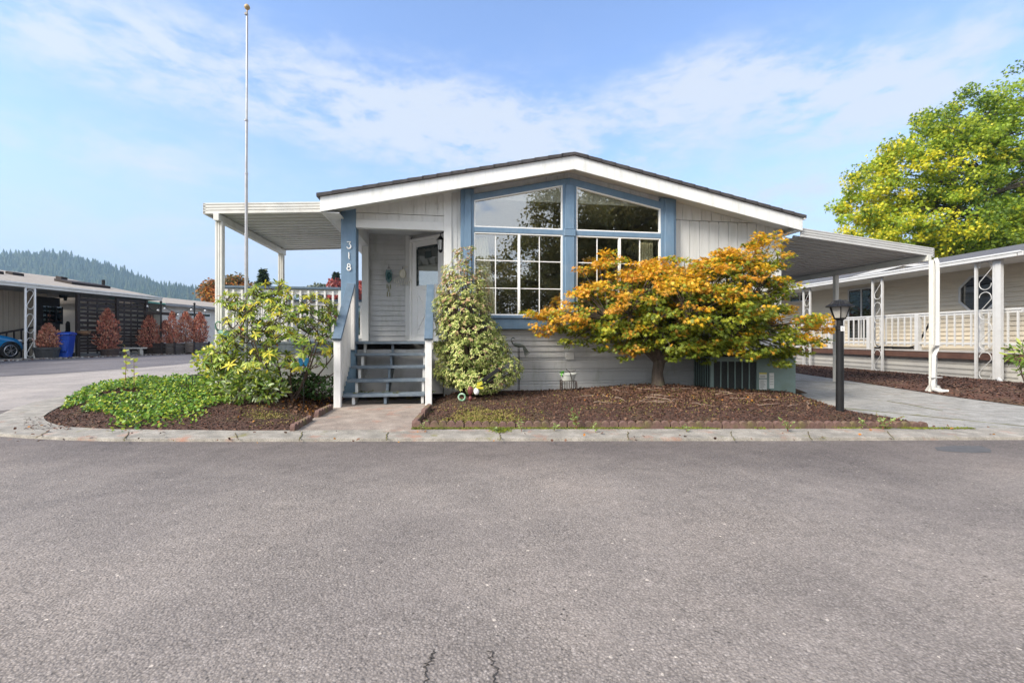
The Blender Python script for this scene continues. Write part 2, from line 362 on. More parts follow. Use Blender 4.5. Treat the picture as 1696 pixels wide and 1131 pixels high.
t111(m, 2.13, 2.285, 1.26, soff, WV); t111(m, 6.357, RWU-.10, 1.26, lambda u: min(soff(u), 3.37), WV)
t111(m, 6.357, RWU-.10, 3.381, lambda u: max(soff(u), 3.382), WV+.004, phase=.05)
t111(m, .489, 1.99, 3.16, lambda u: 3.27, WV+.004); t111(m, .489, 1.99, 3.278, soff, WV-.004, phase=.05)
t111(m, 2.52, 6.05, 3.60, soff, WV-.02, phase=.0)
wall = m.build('wall', GREY, house)
m = MB(); lap(m, 2.13, RWU, .76, 1.26, WV, .10)
m.box(2.13, RWU, WV-.02, WV+.01, .745, .765)
z = .08
for k in range(3):       # ribbed vinyl skirting with its paired grooves
    m.prism([(WV+.005, z), (WV-.008, z+.012), (WV-.008, z+.155), (WV+.006, z+.165), (WV+.006, z+.176), (WV-.006, z+.182), (WV-.006, z+.212), (WV+.006, z+.222), (WV+.03, z+.222), (WV+.03, z)], 2.13, RWU, 'x'); z += .222
m.build('skirting', LAP, house)
m = MB(); m.box(4.22, 4.38, WV-.035, WV-.014, .70, .84); m.build('skirting_vent', TRIMG, house, bevel=.004)
m = MB()
m.box(1.99, 2.13, WV-.03, WV+.10, G0, soff(2.05)-.0)           # porch trim boards
m.build('trim_board', TRIMG, house, bevel=.004); m = MB()
m.box(RWU-.10, RWU+.012, WV-.022, WV+.06, .76, soff(RWU)+.02)
m.build('trim_board', TRIMG, house, bevel=.004); m = MB()
m.box(.489, 1.99, WV-.022, WV+.09, 3.01, 3.158)
m.box(.489, 1.99, WV+.09, WV+.14, 3.03, 3.30)
m.box(.30, .437, 2.2-.13, 2.2, FL, 3.35)      # back corner post of the recess
m.box(1.18, 1.27, 2.172, 2.199, FL, 3.3)
m.box(.30, .44, .58, 2.07, 3.015, 3.30)          # side beam
m.build('trim_board', TRIMG, house, bevel=.004)
# porch recess
m = MB(); lap(m, .437, 1.30, FL+.0, 3.3, 2.2, .108); m.build('porch_back_wall', LAP, house)
m = MB()
m.prism([(1.31, 2.24), (2.06, 1.5), (2.13, .53), (2.16, .53), (2.16, 1.6), (1.35, 2.4)], FL, 3.3, 'z'); m.build('porch_side_wall', LAP, house)
m = MB(); m.box(.30, 2.2, .53, 2.4, 3.301, 3.33); m.build('porch_ceiling', TRIMG, house)
m = MB(); m.box(.26, 2.13, .37, 2.4, FL-.04, FL); m.build('porch_floor', STEPB, house)
m = MB(); m.box(.42, 1.98, .53, .55, .1, .90); m.box(.3, .33, .5, 16, .1, .99); m.build('porch_skirting', LAP, house)
m = MB(); m.box(LU, .489, WV-.02, WV+.23, .1, 3.349); m.box(.30, .31, 2.3, 16, .9, 3.4)
m.v = m.v[:8]; m.f = m.f[:6]
post = m.build('porch_post', BLUE, house, bevel=.006); post['label'] = 'blue porch post carrying the white number 318'
# numerals 3 1 8 as raised strokes
def stroke(m, pts, ws, v0, v1):
    P = [Vector((a, b)) for a, b in pts]; L = []; Rr = []
    for i, p in enumerate(P):
        d = (P[min(i+1, len(P)-1)]-P[max(i-1, 0)]).normalized(); nrm = Vector((-d.y, d.x))*ws[i]/2; L.append(p+nrm); Rr.append(p-nrm)
    for i in range(len(P)-1):
        m.prism([tuple(L[i]), tuple(L[i+1]), tuple(Rr[i+1]), tuple(Rr[i])], v0, v1)
def arc(cx, cz, rx, rz, a0, a1, n=12): return [(cx+rx*math.cos(R(a0+(a1-a0)*i/n)), cz+rz*math.sin(R(a0+(a1-a0)*i/n))) for i in range(n+1)]
def digit(name, ch, uc, zc, h):
    m = MB(); v0, v1 = WV-.034, WV-.0205; s = h
    if ch == '3':
        a = arc(uc-.02*s, zc-.16*s, .27*s, .30*s, 75, -150, 16); stroke(m, a, [.07*s+.09*s*math.sin(math.pi*i/16) for i in range(17)], v0, v1)
        stroke(m, [(uc-.20*s, zc+.33*s), (uc-.22*s, zc+.45*s), (uc-.1*s, zc+.43*s), (uc+.24*s, zc+.45*s)], [.05*s, .07*s, .08*s, .06*s], v0-.001, v1)
        stroke(m, [(uc+.22*s, zc+.45*s), (uc+.03*s, zc+.13*s)], [.06*s, .08*s], v0+.001, v1)
        stroke(m, [(uc-.25*s, zc-.30*s), (uc-.20*s, zc-.22*s)], [.12*s, .10*s], v0-.002, v1)
    elif ch == '1':
        stroke(m, [(uc-.10*s, zc+.42*s), (uc-.02*s, zc+.44*s), (uc+.02*s, zc+.1*s), (uc-.01*s, zc-.2*s), (uc+.06*s, zc-.46*s)], [.05*s, .12*s, .13*s, .12*s, .10*s], v0, v1)
    else:
        stroke(m, arc(uc, zc+.22*s, .17*s, .21*s, 0, 360, 18), [.11*s]*19, v0, v1)
        stroke(m, arc(uc, zc-.22*s, .23*s, .24*s, 0, 360, 18), [.13*s]*19, v0-.001, v1)
    m.build(name, VINYL, post)
pu = .372
for ch, py in (('3', 406.5), ('1', 424.0), ('8', 442.5)):
    digit('house_number', ch, pu, HF.onv(576, py, WV)[1], .128)
# roof ------------------------------------------------------------------
def slab(m, z_off_top, z_off_bot, u0, u1, v0, v1):
    pts = [u0]+([RU] if u0 < RU < u1 else [])+[u1]
    m.prism([(u, roofz(u)-z_off_bot) for u in pts]+[(u, roofz(u)-z_off_top) for u in reversed(pts)], v0, v1)
m = MB()
nc = 18
for k in range(nc):    # overlapping courses, each course a thin wedge, both slopes
    for a, b in ((-.05+k*(RU+.05)/nc, -.05+(k+1)*(RU+.05)/nc+.03), (WU+.05-k*(WU+.05-RU)/nc, WU+.05-(k+1)*(WU+.05-RU)/nc-.03)):
        za = roofz(a)-.0; zb = roofz(b)-.0
        if abs(b-RU) < .2 : b = RU; zb = RZ
        m.prism([(a, za-.055), (b, zb-.055), (b, zb-.006), (a, za+.004)], -.035, HL)
rf = m.build('roof', SHING, house)
m = MB(); slab(m, .056, .30, 0, WU, 0, .035); m.build('fascia', FASC, rf, bevel=.003)
m = MB(); slab(m, .20, .225, .02, WU-.02, .036, WV+.3); m.build('soffit', TRIMG, rf)
m = MB()
for s, x0, x1 in ((0, 0.0, .032), (1, WU-.032, WU)):
    m.box(x0, x1, .036, HL, EZ-.305, EZ-.062)
m.box(.033, .29, .036, HL, EZ-.305, EZ-.29); m.box(RWU, WU-.033, .036, HL, EZ-.305, EZ-.29)
m.build('eave_board', FASC, rf, bevel=.003)
m = MB(); m.box(WU+.001, WU+.05, -.03, HL, EZ-.09, EZ-.058); m.build('gutter', VINYL, rf, bevel=.01)
# end walls left and right (solid)
m = MB(); m.box(RWU-.03, RWU, WV+.06, HL-.3, .08, 3.3); m.box(.30, .33, 2.21, HL-.3, FL, 3.3); m.prism([(.3, .1), (RWU, .1), (RWU, soff(RWU)), (RU, soff(RU)), (.3, soff(.3))], HL-.35, HL-.3); m.build('side_wall', GREY, house)
# blue bay ----------------------------------------------------------------
m = MB()
def slopeband(u0, u1, lo, hi, v0, v1):
    m.prism([(u0, roofz(u0)-lo), (u1, roofz(u1)-lo), (u1, roofz(u1)-hi), (u0, roofz(u0)-hi)], v0, v1)
for a, b, s in ((2.285, 2.52, 1), (6.05, 6.357, 1)):
    m.box(a, b, BV, WV+.01, 1.26, roofz((a+b)/2)-.235)
    m.box(a+.07, b-.05, BV-.025, BV, 1.26, roofz(a if a < RU else b)-.23)
UB0 = 3.553+.10; 
def winTop(u): return roofz(u)-.462+.02*(u-2.52)/1.6 if u < RU else roofz(u)-.475
slopeband(2.52, RU, .345, .455, BV, WV+.01); slopeband(RU, 6.05, .345, .47, BV, WV+.01)
m.box(2.52, 6.05, BV+.004, WV+.01, 2.985, 3.075)            # transom band
m.box(4.14, 4.40, BV+.002, WV+.012, 1.40, roofz(RU)-.44); m.box(4.185, 4.355, BV-.022, BV+.002, 1.46, 2.955); m.box(4.185, 4.355, BV-.022, BV+.002, 3.09, roofz(RU)-.475)
m.box(4.165, 4.375, BV-.03, BV+.002, 2.962, 3.085)
m.box(2.44, 6.357, BV-.05, WV+.01, 1.455, 1.505); m.box(2.44, 6.357, BV-.018, WV+.011, 1.262, 1.455)
m.build('window_surround', BLUE, house, bevel=.005)
# windows
def quadframe(m, P, w, v0, v1):     # frame inside a 4-gon P (u,z)
    c = Vector((sum(p[0] for p in P)/4, sum(p[1] for p in P)/4)); n = len(P)
    P = [Vector(p) for p in P]; Q = []
    for i in range(4):
        a = (P[i]-P[i-1]).normalized(); b = (P[(i+1) % 4]-P[i]).normalized()
        na = Vector((-a.y, a.x)); nb = Vector((-b.y, b.x)); k = w/(1+na.dot(nb)); Q.append(P[i]+(na+nb)*k)
    for i in range(4): m.prism([tuple(P[i]), tuple(P[(i+1) % 4]), tuple(Q[(i+1) % 4]), tuple(Q[i])], v0, v1)
    return [tuple(q) for q in Q]
def window(P, vs, lab, muntins=None, slider=None):
    m = MB(); Q = quadframe(m, P, .023, BV+.012, BV+.075)
    if slider: m.box(slider-.02, slider+.02, BV+.006, BV+.055, Q[0][1], Q[2][1])
    w = m.build('window', VINYL, house, bevel=.003); w['label'] = lab
    g = MB(); g.prism(Q, BV+.045, BV+.049); g.build('pane', GLASS, w)
    if muntins:
        us, zs, u0, u1, z0, z1 = muntins; g = MB()
        for u in us: g.box(u-.0075, u+.0075, BV+.034, BV+.0445, z0, z1)
        for z in zs: g.box(u0, u1, BV+.035, BV+.044, z-.0075, z+.0075)
        g.build('muntin', VINYL, w)
    return w
LW = (2.52, 4.14); RW = (4.40, 6.05); z0, z1 = 1.507, 2.985
for (a, b), lab, mu in ((LW, 'left lower window with white grid', (821, 860, 894)), (RW, 'right lower window with white grid behind the maple', (990, 1027, 1061))):
    us = [HF.onv(x, 430, BV)[0] for x in mu]
    window([(a, z0), (b, z0), (b, z1), (a, z1)], BV, lab, ([us[0], us[2]], [z0+.49, z0+.985], a+.028, b-.028, z0+.028, z1-.028), us[1])
def ut(u): return roofz(u)-(.455 if u < RU else .47)
window([(2.52, 3.075), (4.14, 3.075), (4.14, ut(4.14)), (2.52, ut(2.52))], BV, 'left upper trapezoid window')
window([(4.40, 3.075), (6.05, 3.075), (6.05, ut(6.05)), (4.40, ut(4.40))], BV, 'right upper trapezoid window')
# the room behind the glass
m = MB(); m.box(2.2, 6.4, 4.4, 4.45, FL, 4.0); m.box(2.17, 2.2, .5, 4.4, FL, 3.9); m.box(6.4, 6.45, .5, 4.4, FL, 3.9)
m.prism([(2.17, 3.62), (RU, 4.02), (6.45, 3.62), (6.45, 3.66), (RU, 4.06), (2.17, 3.66)], .5, 4.4); m.build('room', DARKIN, house)
m = MB(); m.box(2.17, 6.45, .45, 4.4, FL-.03, FL-.001); m.build('room_floor', CARPET, house)
def curtain(u0, u1, u0b, u1b, lab):
    m = MB(); n = 36; vs = []; nz_ = 10
    for j in range(nz_+1):
        t = j/nz_; z = 2.95-t*1.75
        a = u0+(u0b-u0)*t; b = u1+(u1b-u1)*t
        for i in range(n+1):
            s = i/n; vs.append((a+(b-a)*s, WV+.16+.032*math.sin(s*38+t*.6)*(0.7+.3*math.sin(s*9)), z))
    m.add(vs, [(j*(n+1)+i, j*(n+1)+i+1, (j+1)*(n+1)+i+1, (j+1)*(n+1)+i) for j in range(nz_) for i in range(n)])
    m.build('curtain', CURT, house, smooth=True)['label'] = lab
curtain(2.50, 2.78, 2.50, 3.02, 'cream curtain at the left end of the left window')
curtain(5.74, 6.02, 5.62, 6.04, 'cream curtain at the right end of the right window')
# angled front door ------------------------------------------------------------
d0 = Vector((1.30, 2.19)); dd = Vector((.70, -.70)).normalized(); ang = math.atan2(dd.y, dd.x)
door = MB(); W = .90
dn = empty('door', (d0.x, d0.y, 0), ang); dn.parent = house; dn['label'] = 'white front door with shaded glass in the porch recess'
fr = MB(); fr.box(0, .055, -.05, .03, FL, 3.20); fr.box(W+.055, W+.11, -.05, .03, FL, 3.20); fr.box(.055, W+.055, -.05, .03, 3.14, 3.20); fr.build('door_frame', DOORW, dn, bevel=.004)
door.box(.057, .057+.12, -.02, .02, FL+.01, 3.138); door.box(W-.07, W+.053, -.02, .02, FL+.01, 3.138); door.box(.177, W-.07, -.02, .02, 3.02, 3.138); door.box(.177, W-.07, -.02, .02, FL+.01, 2.20)
door.box(.20, W-.10, -.032, -.02, 2.10, 2.13); door.box(.20, W-.10, -.032, -.02, FL+.12, FL+.15); door.box(.20, .23, -.032, -.02, FL+.15, 2.10); door.box(W-.13, W-.10, -.032, -.02, FL+.15, 2.10)
cxd = (W+.1)/2
for k, s in ((0, 1), (0, -1)):     # raised X moulding
    door.beam((cxd-s*.24, -.026, FL+.25), (cxd+s*.24, -.026, 2.0), .02, .03, up=(0, 1, 0))
door.build('door_panel', DOORW, dn, bevel=.003)
g = MB(); g.box(.177, W-.07, -.004, .004, 2.20, 3.02); g.build('pane', GLASS, dn)
sh = MB(); pts = [(.18, 2.25)]
sc = [(.18, 2.21)]+[(.21+.012*math.sin(i*1.9), 2.24+i*.05) for i in range(14)]+[(.24, 2.93)]+[(.26+i*.045, 2.95+.012*math.sin(i*2.1)) for i in range(11)]+[(W-.09, 2.9)]+[(W-.10+.01*math.sin(i*2), 2.85-i*.05) for i in range(7)]+[(W-.07, 2.55), (W-.07, 3.018), (.178, 3.018)]
m = MB()
for i in range(16): m.box(.178, .215+.012*math.sin(i*1.9), -.010, -.006, 2.205+i*.048, 2.253+i*.048)
for i in range(14): m.box(.215+i*.044, .259+i*.044, -.0102, -.0062, 2.965+.012*math.sin(i*2.1), 3.019)
m.box(.19, W-.075, .006, .010, 2.62, 3.015); m.box(.44, .62, -.009, -.005, 2.76, 2.90); m.build('door_shade', mat('dark_green_shade', (.03, .045, .045), rough=.6, bump=0), dn)
m = MB(); m.tube([(W-.03, -.02, 2.02), (W-.03, -.07, 2.02)], .012); m.ball((W-.03, -.075, 2.02), .028); m.build('door_handle', mat('brass', (.5, .35, .12), metal=1, rough=.3, bump=0), dn, smooth=True)
m = MB(); m.beam((0, -.06, FL+.012), (W+.11, -.06, FL+.012), .10, .024); m.build('threshold', VINYL, dn)

# porch lantern, wind chimes (hang on the house: things of their own)
lt = empty('wall_lantern', HF.w(2.06, .70, 2.80), HF.phi, 'small black wall lantern beside the front door', 'lantern')
m = MB(); m.box(-.01, .02, -.05, .05, .02, .22); m.tube([(0, 0, .18), (-.06, 0, .26), (-.13, 0, .22), (-.13, 0, .16)], .010); m.lathe([(.015, .18), (.05, .14), (.075, .11), (.07, .10)], (-.13, 0, 0), 8); m.lathe([(.045, -.08), (.03, -.11), (.01, -.13)], (-.13, 0, 0), 8)
for k in range(6):
    a = k*math.pi/3; m.tube([(-.13+.062*math.cos(a), .062*math.sin(a), .11), (-.13+.043*math.cos(a), .043*math.sin(a), -.08)], .005, 5)
m.box(1.99-1.93, 1.99-1.93+.0, -.01, .01, 0, .1) if False else None
m.build('lantern_body', BLACK, lt)
m = MB(); m.lathe([(.04, -.08), (.057, .10)], (-.13, 0, 0), 8); m.build('lantern_glass', mat('frosted_lamp_glass', (.6, .6, .58), rough=.2, bump=0), lt)
def chime(name, uc, ztop, lab, body, tubes, mb, mtu, rr):
    e = empty(name, HF.w(uc, 2.12, ztop), HF.phi, lab, 'wind chime', 'wind chimes on the porch wall')
    m = MB(); m.tube([(0, 0, 0), (0, 0, -.10)], .004); m.tube([(0, -.0, 0), (0, .06, 0)], .004)
    m.tube([(0, 0, -.05), (-.06, 0, -.13)], .003, 4); m.tube([(0, 0, -.05), (.06, 0, -.13)], .003, 4); m.build('hanger', BLACK, e)
    m = MB(); body(m); m.build('ornament', mb, e, smooth=False)
    for (x, z, l) in tubes: m = MB(); m.tube([(x, -.004, z+.05), (x, -.004, z+.001), (x, -.004, z), (x, -.004, z-l)], [.002, .002, rr, rr], 8); m.build('chime_tube', mtu, e)
def b1(m):
    m.prism([(-.055, -.12), (.05, -.12), (.075, -.2), (.06, -.33), (.0, -.40), (-.06, -.33), (-.075, -.2)], -.012, .012)
    m.ball((0, -.01, -.24), .045, .02, .075)
chime('wind_chime', HF.onv(644, 440, 2.12)[0], HF.onv(644, 438, 2.12)[1], 'wind chime with a turquoise glass bird on the grey porch wall', b1,
      [(-.035, -.42, .09), (0, -.46, .12), (.035, -.43, .09), (-.03, -.58, .10), (.02, -.60, .08)], mat('teal_glass', (.006, .05, .07), (.012, .09, .07), scale=25, rough=.15, bump=0), mat('antique_brass', (.25, .18, .06), (.12, .2, .1), scale=30, rough=.4, bump=0), .010)
def b2(m):
    m.ball((0, 0, -.15), .075, .02, .10); m.tube([(0, 0, -.08), (.03, 0, -.02), (.07, 0, -.0), (.10, 0, -.02)], .010)
    for i in range(9):
        a = R(200+i*17.5); m.tube([(0, 0, -.18), (.16*math.cos(a), 0, -.22+.10*math.sin(a)), (.19*math.cos(a), 0, -.3+.10*math.sin(a))], .004, 4)
chime('shell_chime', HF.onv(667, 440, 2.12)[0], HF.onv(667, 440, 2.12)[1]-.02, 'pale shell wind chime nearest the front door', b2,
      [(-.17+i*.042, -.30-.03*math.sin(i*1.3), .03) for i in range(9)]+[(-.12+i*.05, -.37-.03*math.cos(i), .03) for i in range(6)], mat('shell_cream', (.50, .46, .36), (.6, .58, .5), scale=30, rough=.4, bump=0), mat('shell_white', (.7, .68, .6), rough=.3, bump=0), .011)

# ================================================================ porch steps
steps = empty('porch_steps', HF.w(0, 0, 0), HF.phi, 'blue-grey wooden porch steps with white picket rails leading to the door', 'steps')
su0, su1, sv0, nst = .50, 1.70, -.62, 5
rise = (FL-.10)/5.5
tv = []
for k in range(nst):
    zt = .10+.145+k*(FL-.145-.10)/(nst-1); v0 = sv0+k*.262; tv.append((v0, zt))
    wd = 0.0 + k*.0
    m = MB(); m.box(su0-.02+k*.008, su1+.0, v0, v0+(.29 if k < 4 else .16), zt-.042, zt); t = m.build('tread', STEPB, steps, bevel=.005)
for u in ((su0+su1)/2, su0+.13, su1-.04):
    m = MB(); pl = []
    for k, (v0, zt) in enumerate(tv): pl += [(v0+.03, (tv[k-1][1]-.043 if k else .10)), (v0+.03, zt-.043)]
    pl += [(tv[-1][0]+.12, tv[-1][1]-.043), (tv[-1][0]+.12, .55), (tv[1][0], .09), (tv[0][0]+.03, .09)]
    m.prism(pl, u-.02, u+.02, 'x'); m.build('stringer', STEPB if u == (su0+su1)/2 else GREY, steps)
def rail(u, top_v, lab, zb=.07):
    zn = 1.06
    m = MB(); m.box(u-.05, u+.05, sv0-.13, sv0-.03, zb, zn); m.build('newel_post', WHITEP, steps, bevel=.005)
    p0 = Vector((u, sv0-.16, zn+.0)); p1 = Vector((u, top_v, 2.0)); sl = (p1.z-p0.z)/(p1.y-p0.y)
    m = MB(); m.beam(p0+Vector((0, 0, .02)), p1+Vector((0, 0, .02)), .13, .045); m.build('handrail', RAILB, steps, bevel=.005)
    m = MB(); m.beam(p0+Vector((0, .1, -.045)), p1+Vector((0, 0, -.045)), .035, .085); m.build('lower_rail', WHITEP, steps)
    y = sv0+.03; i = 0
    while y < top_v-.05:
        zt = p0.z+(y-p0.y)*sl-.09; zb2 = max(.16, .22+(y-sv0)*.70)
        m = MB(); m.box(u-.035, u-.0, y, y+.045, zb2-.18, zt+.04); m.build('picket', WHITEP, steps, bevel=.003); y += .098
    m = MB(); m.box(u-.05, u+.05, top_v-.0, top_v+.09, .9, 2.03); m.build('top_post', WHITEP, steps, bevel=.004)
rail(.43, .30, ''); rail(1.76, .30, '')

# ================================================================ side deck with picket rail under the patio awning
deck = empty('side_deck', HF.w(0, 0, 0), HF.phi, 'raised side deck with white pickets and a blue-grey cap rail beneath the patio awning', 'deck')
DU0 = HF.onv(369, 470, .55)[0]; DU1 = .235; DV0, DV1 = .50, 3.3
m = MB()
for k in range(int((DV1-DV0)/.14)): m.box(DU0-.02, .28, DV0+k*.14, DV0+k*.14+.134, FL-.04, FL)
m.box(DU0, .28, DV0+.01, DV0+.05, FL-.2, FL-.041); m.box(DU0, DU0+.04, DV0+.05, DV1, FL-.2, FL-.041)
m.build('deck_floor', STEPB, deck)
m = MB(); t = DU0
while t < DU1-.05: m.box(t, t+.19, DV0+.03, DV0+.045, .1, FL-.2); t += .2
m.box(DU0, DU0+.015, DV0+.05, DV1, .1, FL-.2); m.build('deck_skirt', LAP, deck)
def deckrail(a, b, n):
    a = Vector(a); b = Vector(b); up = Vector((0, 0, 1)); d = (b-a).normalized()
    m = MB(); m.beam(a+up*1.965-d*.04, b+up*1.965, .14, .04); m.build('cap_rail', RAILB, deck, bevel=.004)
    m = MB(); m.beam(a+up*1.90, b+up*1.90, .04, .085); m.beam(a+up*1.13, b+up*1.13, .04, .085); m.build('rail', WHITEP, deck)
    L = (b-a).length; k = int(L/.125)
    q = Vector((-d.y, d.x, 0))*.035
    for i in range(k+1):
        p = a+d*(i*L/k)
        m = MB(); w = .10 if i % 7 == 0 else .045
        c = p-q if i % 7 else p
        m.beam(c+up*1.0, c+up*(1.94 if i % 7 == 0 else 1.915), w, .03 if i % 7 else .09, up=d); m.build('post' if i % 7 == 0 else 'picket', WHITEP, deck)
deckrail((DU0+.05, DV0+.06, 0), (DU1-.02, DV0+.06, 0), 0)
deckrail((DU0+.05, DV1, 0), (DU0+.05, DV0+.12, 0), 0)
deckrail((.2, DV1-.03, 0), (DU0+.1, DV1-.03, 0), 0)

# ================================================================ patio awning (left) and carport (right): corrugated pans on posts
def canopy(root, u0, z0, u1, z1, v0, v1, pitch, fasc, mpan, mf):
    """pans run from (u0,z0) to (u1,z1); profile waves along v"""
    m = MB(); prof = []
    v = v0+.02
    while v < v1-.02:
        prof += [(v, 0), (v+pitch*.62, 0), (v+pitch*.70, .045), (v+pitch*.92, .045)]; v += pitch
    prof.append((min(v, v1), 0)); n = len(prof)
    vs = [(u0, p[0], z0+p[1]) for p in prof]+[(u1, p[0], z1+p[1]) for p in prof]
    vs += [(u0, p[0], z0+p[1]+.004) for p in prof]+[(u1, p[0], z1+p[1]+.004) for p in prof]
    fs = [(i, i+1, n+i+1, n+i) for i in range(n-1)]+[(2*n+i, 3*n+i, 3*n+i+1, 2*n+i+1) for i in range(n-1)]
    m.add(vs, fs); m.build('roof_pan', mpan, root)
    # front and back fascia: ribbed extrusion following the slope
    for va in (v0-.02, v1):
        m = MB()
        for k, (a, b, o) in enumerate(((-.015, .03, 0), (.03, .04, .012), (.04, .075, 0), (.075, .085, .012), (.085, .12, 0), (.12, .13, .012), (.13, fasc-.015, 0))):
            m.prism([(u0, z0+a), (u1, z1+a), (u1, z1+b), (u0, z0+b)], va+o, va+.035)
        m.build('fascia', mf, root, bevel=.002)
aw = empty('patio_awning', HF.w(0, 0, 0), HF.phi, 'cream metal patio awning on two posts left of the house', 'awning')
AU1 = HF.onv(337, 348, .10)[0]
az0, az1 = 3.185, 3.085
canopy(aw, .0, az0, AU1, az1, .10, 3.15, .20, .17, ALUD, ALU)
pU = AU1+.20
m = MB(); m.box(AU1-.0, AU1+.04, .08, 3.185, az1-.02, az1+.155); m.build('edge_channel', ALU, aw, bevel=.003)
m = MB(); m.box(pU-.04, pU+.04, .06, 3.2, az1-.115, az1-.002); m.build('beam', ALU, aw, bevel=.003)
for vv, zb in ((.20, .05), (3.02, .1)):
    m = MB(); m.box(pU-.055, pU+.055, vv-.04, vv+.04, zb, az1-.114)
    for s in (-.055, -.018, .018): m.box(pU+s, pU+s+.03, vv-.05, vv-.0405, zb, az1-.114)
    m.build('post', ALU, aw, bevel=.004)
cp = empty('carport', HF.w(0, 0, 0), HF.phi, 'grey corrugated metal carport right of the house with a downspout on its front post', 'carport')
P0 = HF.loc(gnd(1545, 651, 0)); CU1 = HF.onv(1577, 425, P0[1]-.25)[0]; CV0 = max(P0[1]-.22, .06); print('CV0', CV0)
zr = HF.onv(1577, 425, CV0)[1]; cz0 = HF.onv(1326, 391, CV0)[1]; cu0 = WU+.002
cz0 = zr+(cz0-zr)*1.0
canopy(cp, cu0, cz0, CU1, zr, CV0, CV0+7.0, .20, .17, mat('carport_pan_metal', (.40, .405, .41), (.33, .335, .34), scale=1.5, rough=.5, bump=.05, dirt=(.2, .2, .18), dscale=3, damt=.4), VINYLN)
pu_ = P0[0]; zb_ = zr+(cz0-zr)*(CU1-pu_)/(CU1-cu0)
m = MB(); m.box(CU1-.04, CU1, CV0-.02, CV0+7.03, zr-.03, zr+.15); m.build('edge_gutter', VINYLN, cp, bevel=.004)
m = MB(); m.box(pu_-.04, pu_+.05, CV0-.03, CV0+7.04, zb_-.12, zb_-.004); m.build('beam', ALUD, cp, bevel=.003)
for k, vv in enumerate((P0[1], HF.loc(gnd(1394, 629.5, .05))[1]+.0, 6.2)):
    m = MB(); zt = zb_-.121
    m.box(pu_-.05, pu_+.05, vv-.04, vv+.04, 0, zt)
    for s in (-.05, -.015, .02): m.box(pu_+s, pu_+s+.025, vv-.048, vv-.0405, 0, zt)
    m.build('post', ALU, cp, bevel=.004)
m = MB(); x = pu_-.045; y = P0[1]-.10
m.tube([(x+.02, y+.03, zb_-.10), (x+.02, y, zb_-.18), (x+.03, y, zr-.35), (x+.02, y, .9), (x-.06, y, .75), (x-.10, y-.02, .18)], .042, 4)
m.tube([(x-.10, y-.02, .2), (x-.10, y-.03, .10), (x-.03, y-.12, .06), (x+.03, y-.2, .05)], .05, 8)
for z in (.95, .32): m.box(x-.17, x+.07, y-.06, y+.02, z, z+.015)
m.build('downspout', VINYLN, cp)
m = MB(); m.lathe([(.16, 0), (.13, .06), (.08, .16)], (pu_+.0, P0[1]-.02, 0), 8); m.build('post_foot', mat('bare_concrete', (.5, .49, .46), scale=12, bump=.3), cp)
# ================================================================ ground, road, kerb, beds
def struct(o): o['kind'] = 'structure'; return o
def inpoly(x, y, P):
    c = False; j = len(P)-1
    for i in range(len(P)):
        if ((P[i][1] > y) != (P[j][1] > y)) and x < (P[j][0]-P[i][0])*(y-P[i][1])/(P[j][1]-P[i][1])+P[i][0]: c = not c
        j = i
    return c
def grid(name, xs, ys, zf, m):
    vs = [(x, y, zf(x, y)) for y in ys for x in xs]; nx = len(xs)
    b = MB(); b.v = vs; b.f = [(j*nx+i, j*nx+i+1, (j+1)*nx+i+1, (j+1)*nx+i) for j in range(len(ys)-1) for i in range(nx-1)]
    return struct(b.build(name, m, smooth=True))
lin = lambda a, b, n: [a+(b-a)*i/n for i in range(n+1)]
ASPH = asphalt('road_asphalt', (.262, .228, .206), (.42, .375, .345), (.078, .068, .062), 1.0, True)
SIDE = asphalt('pale_side_street_asphalt', (.36, .325, .30), (.46, .42, .39), (.22, .195, .18), 1.2)
DARKS = asphalt('dark_street_asphalt', (.15, .138, .145), (.24, .22, .22), (.08, .075, .08), 1.2)
GR = mat('ground_soil_grass', (.07, .08, .03), (.09, .07, .045), scale=.3, rough=.95, bump=.3)
xs = [-1600, -900, -400, -150, -60]+lin(-40, 30, 35)+[45, 80, 200, 700, 1600]
ys = [-400, -150, -50, -25]+lin(-14, 40, 27)+[60, 120, 300, 700, 1500]
grid('ground', xs, ys, lambda x, y: gz(x, y)-.06, GR)
grid('road', lin(-40, 30, 70), lin(-12, 36, 96), gz, ASPH)
def ribbon(name, A, B, m, dz, n=40):   # sheet between two polylines of ground points
    def rs(P):
        P = [Vector(p[:2]) for p in P]; L = [0]
        for i in range(1, len(P)): L.append(L[-1]+(P[i]-P[i-1]).length)
        out = []
        for k in range(n+1):
            t = L[-1]*k/n; i = 1
            while i < len(P)-1 and L[i] < t: i += 1
            f = (t-L[i-1])/max(L[i]-L[i-1], 1e-6); out.append(P[i-1].lerp(P[i], f))
        return out
    a, b = rs(A), rs(B); w = 10; b_ = MB(); vs = []
    for i in range(n+1):
        for j in range(w+1): p = a[i].lerp(b[i], j/w); vs.append((p.x, p.y, gz(p.x, p.y)+dz))
    b_.v = vs; b_.f = [(i*(w+1)+j, i*(w+1)+j+1, (i+1)*(w+1)+j+1, (i+1)*(w+1)+j) for i in range(n) for j in range(w)]
    return struct(b_.build(name, m, smooth=True))
ribbon('side_street', [(-40, 6.2), (-14, 6.2), (-7.9, 6.5), (-6.5, 9.3), (-5.9, 15), (-5.4, 30)], [(-40, 9.6), (-15, 10.6), (-12.5, 11.6), (-11.0, 14), (-10.2, 20), (-9.2, 35)], SIDE, .004)
ribbon('far_street', [(-40, 9.7), (-15, 10.7), (-12.5, 11.7), (-11.0, 14.1), (-10.2, 20), (-9.2, 35)], [(-40, 15), (-24, 16), (-17.4, 19.5), (-16.6, 23.5), (-15.6, 30), (-15, 35)], DARKS, .004)
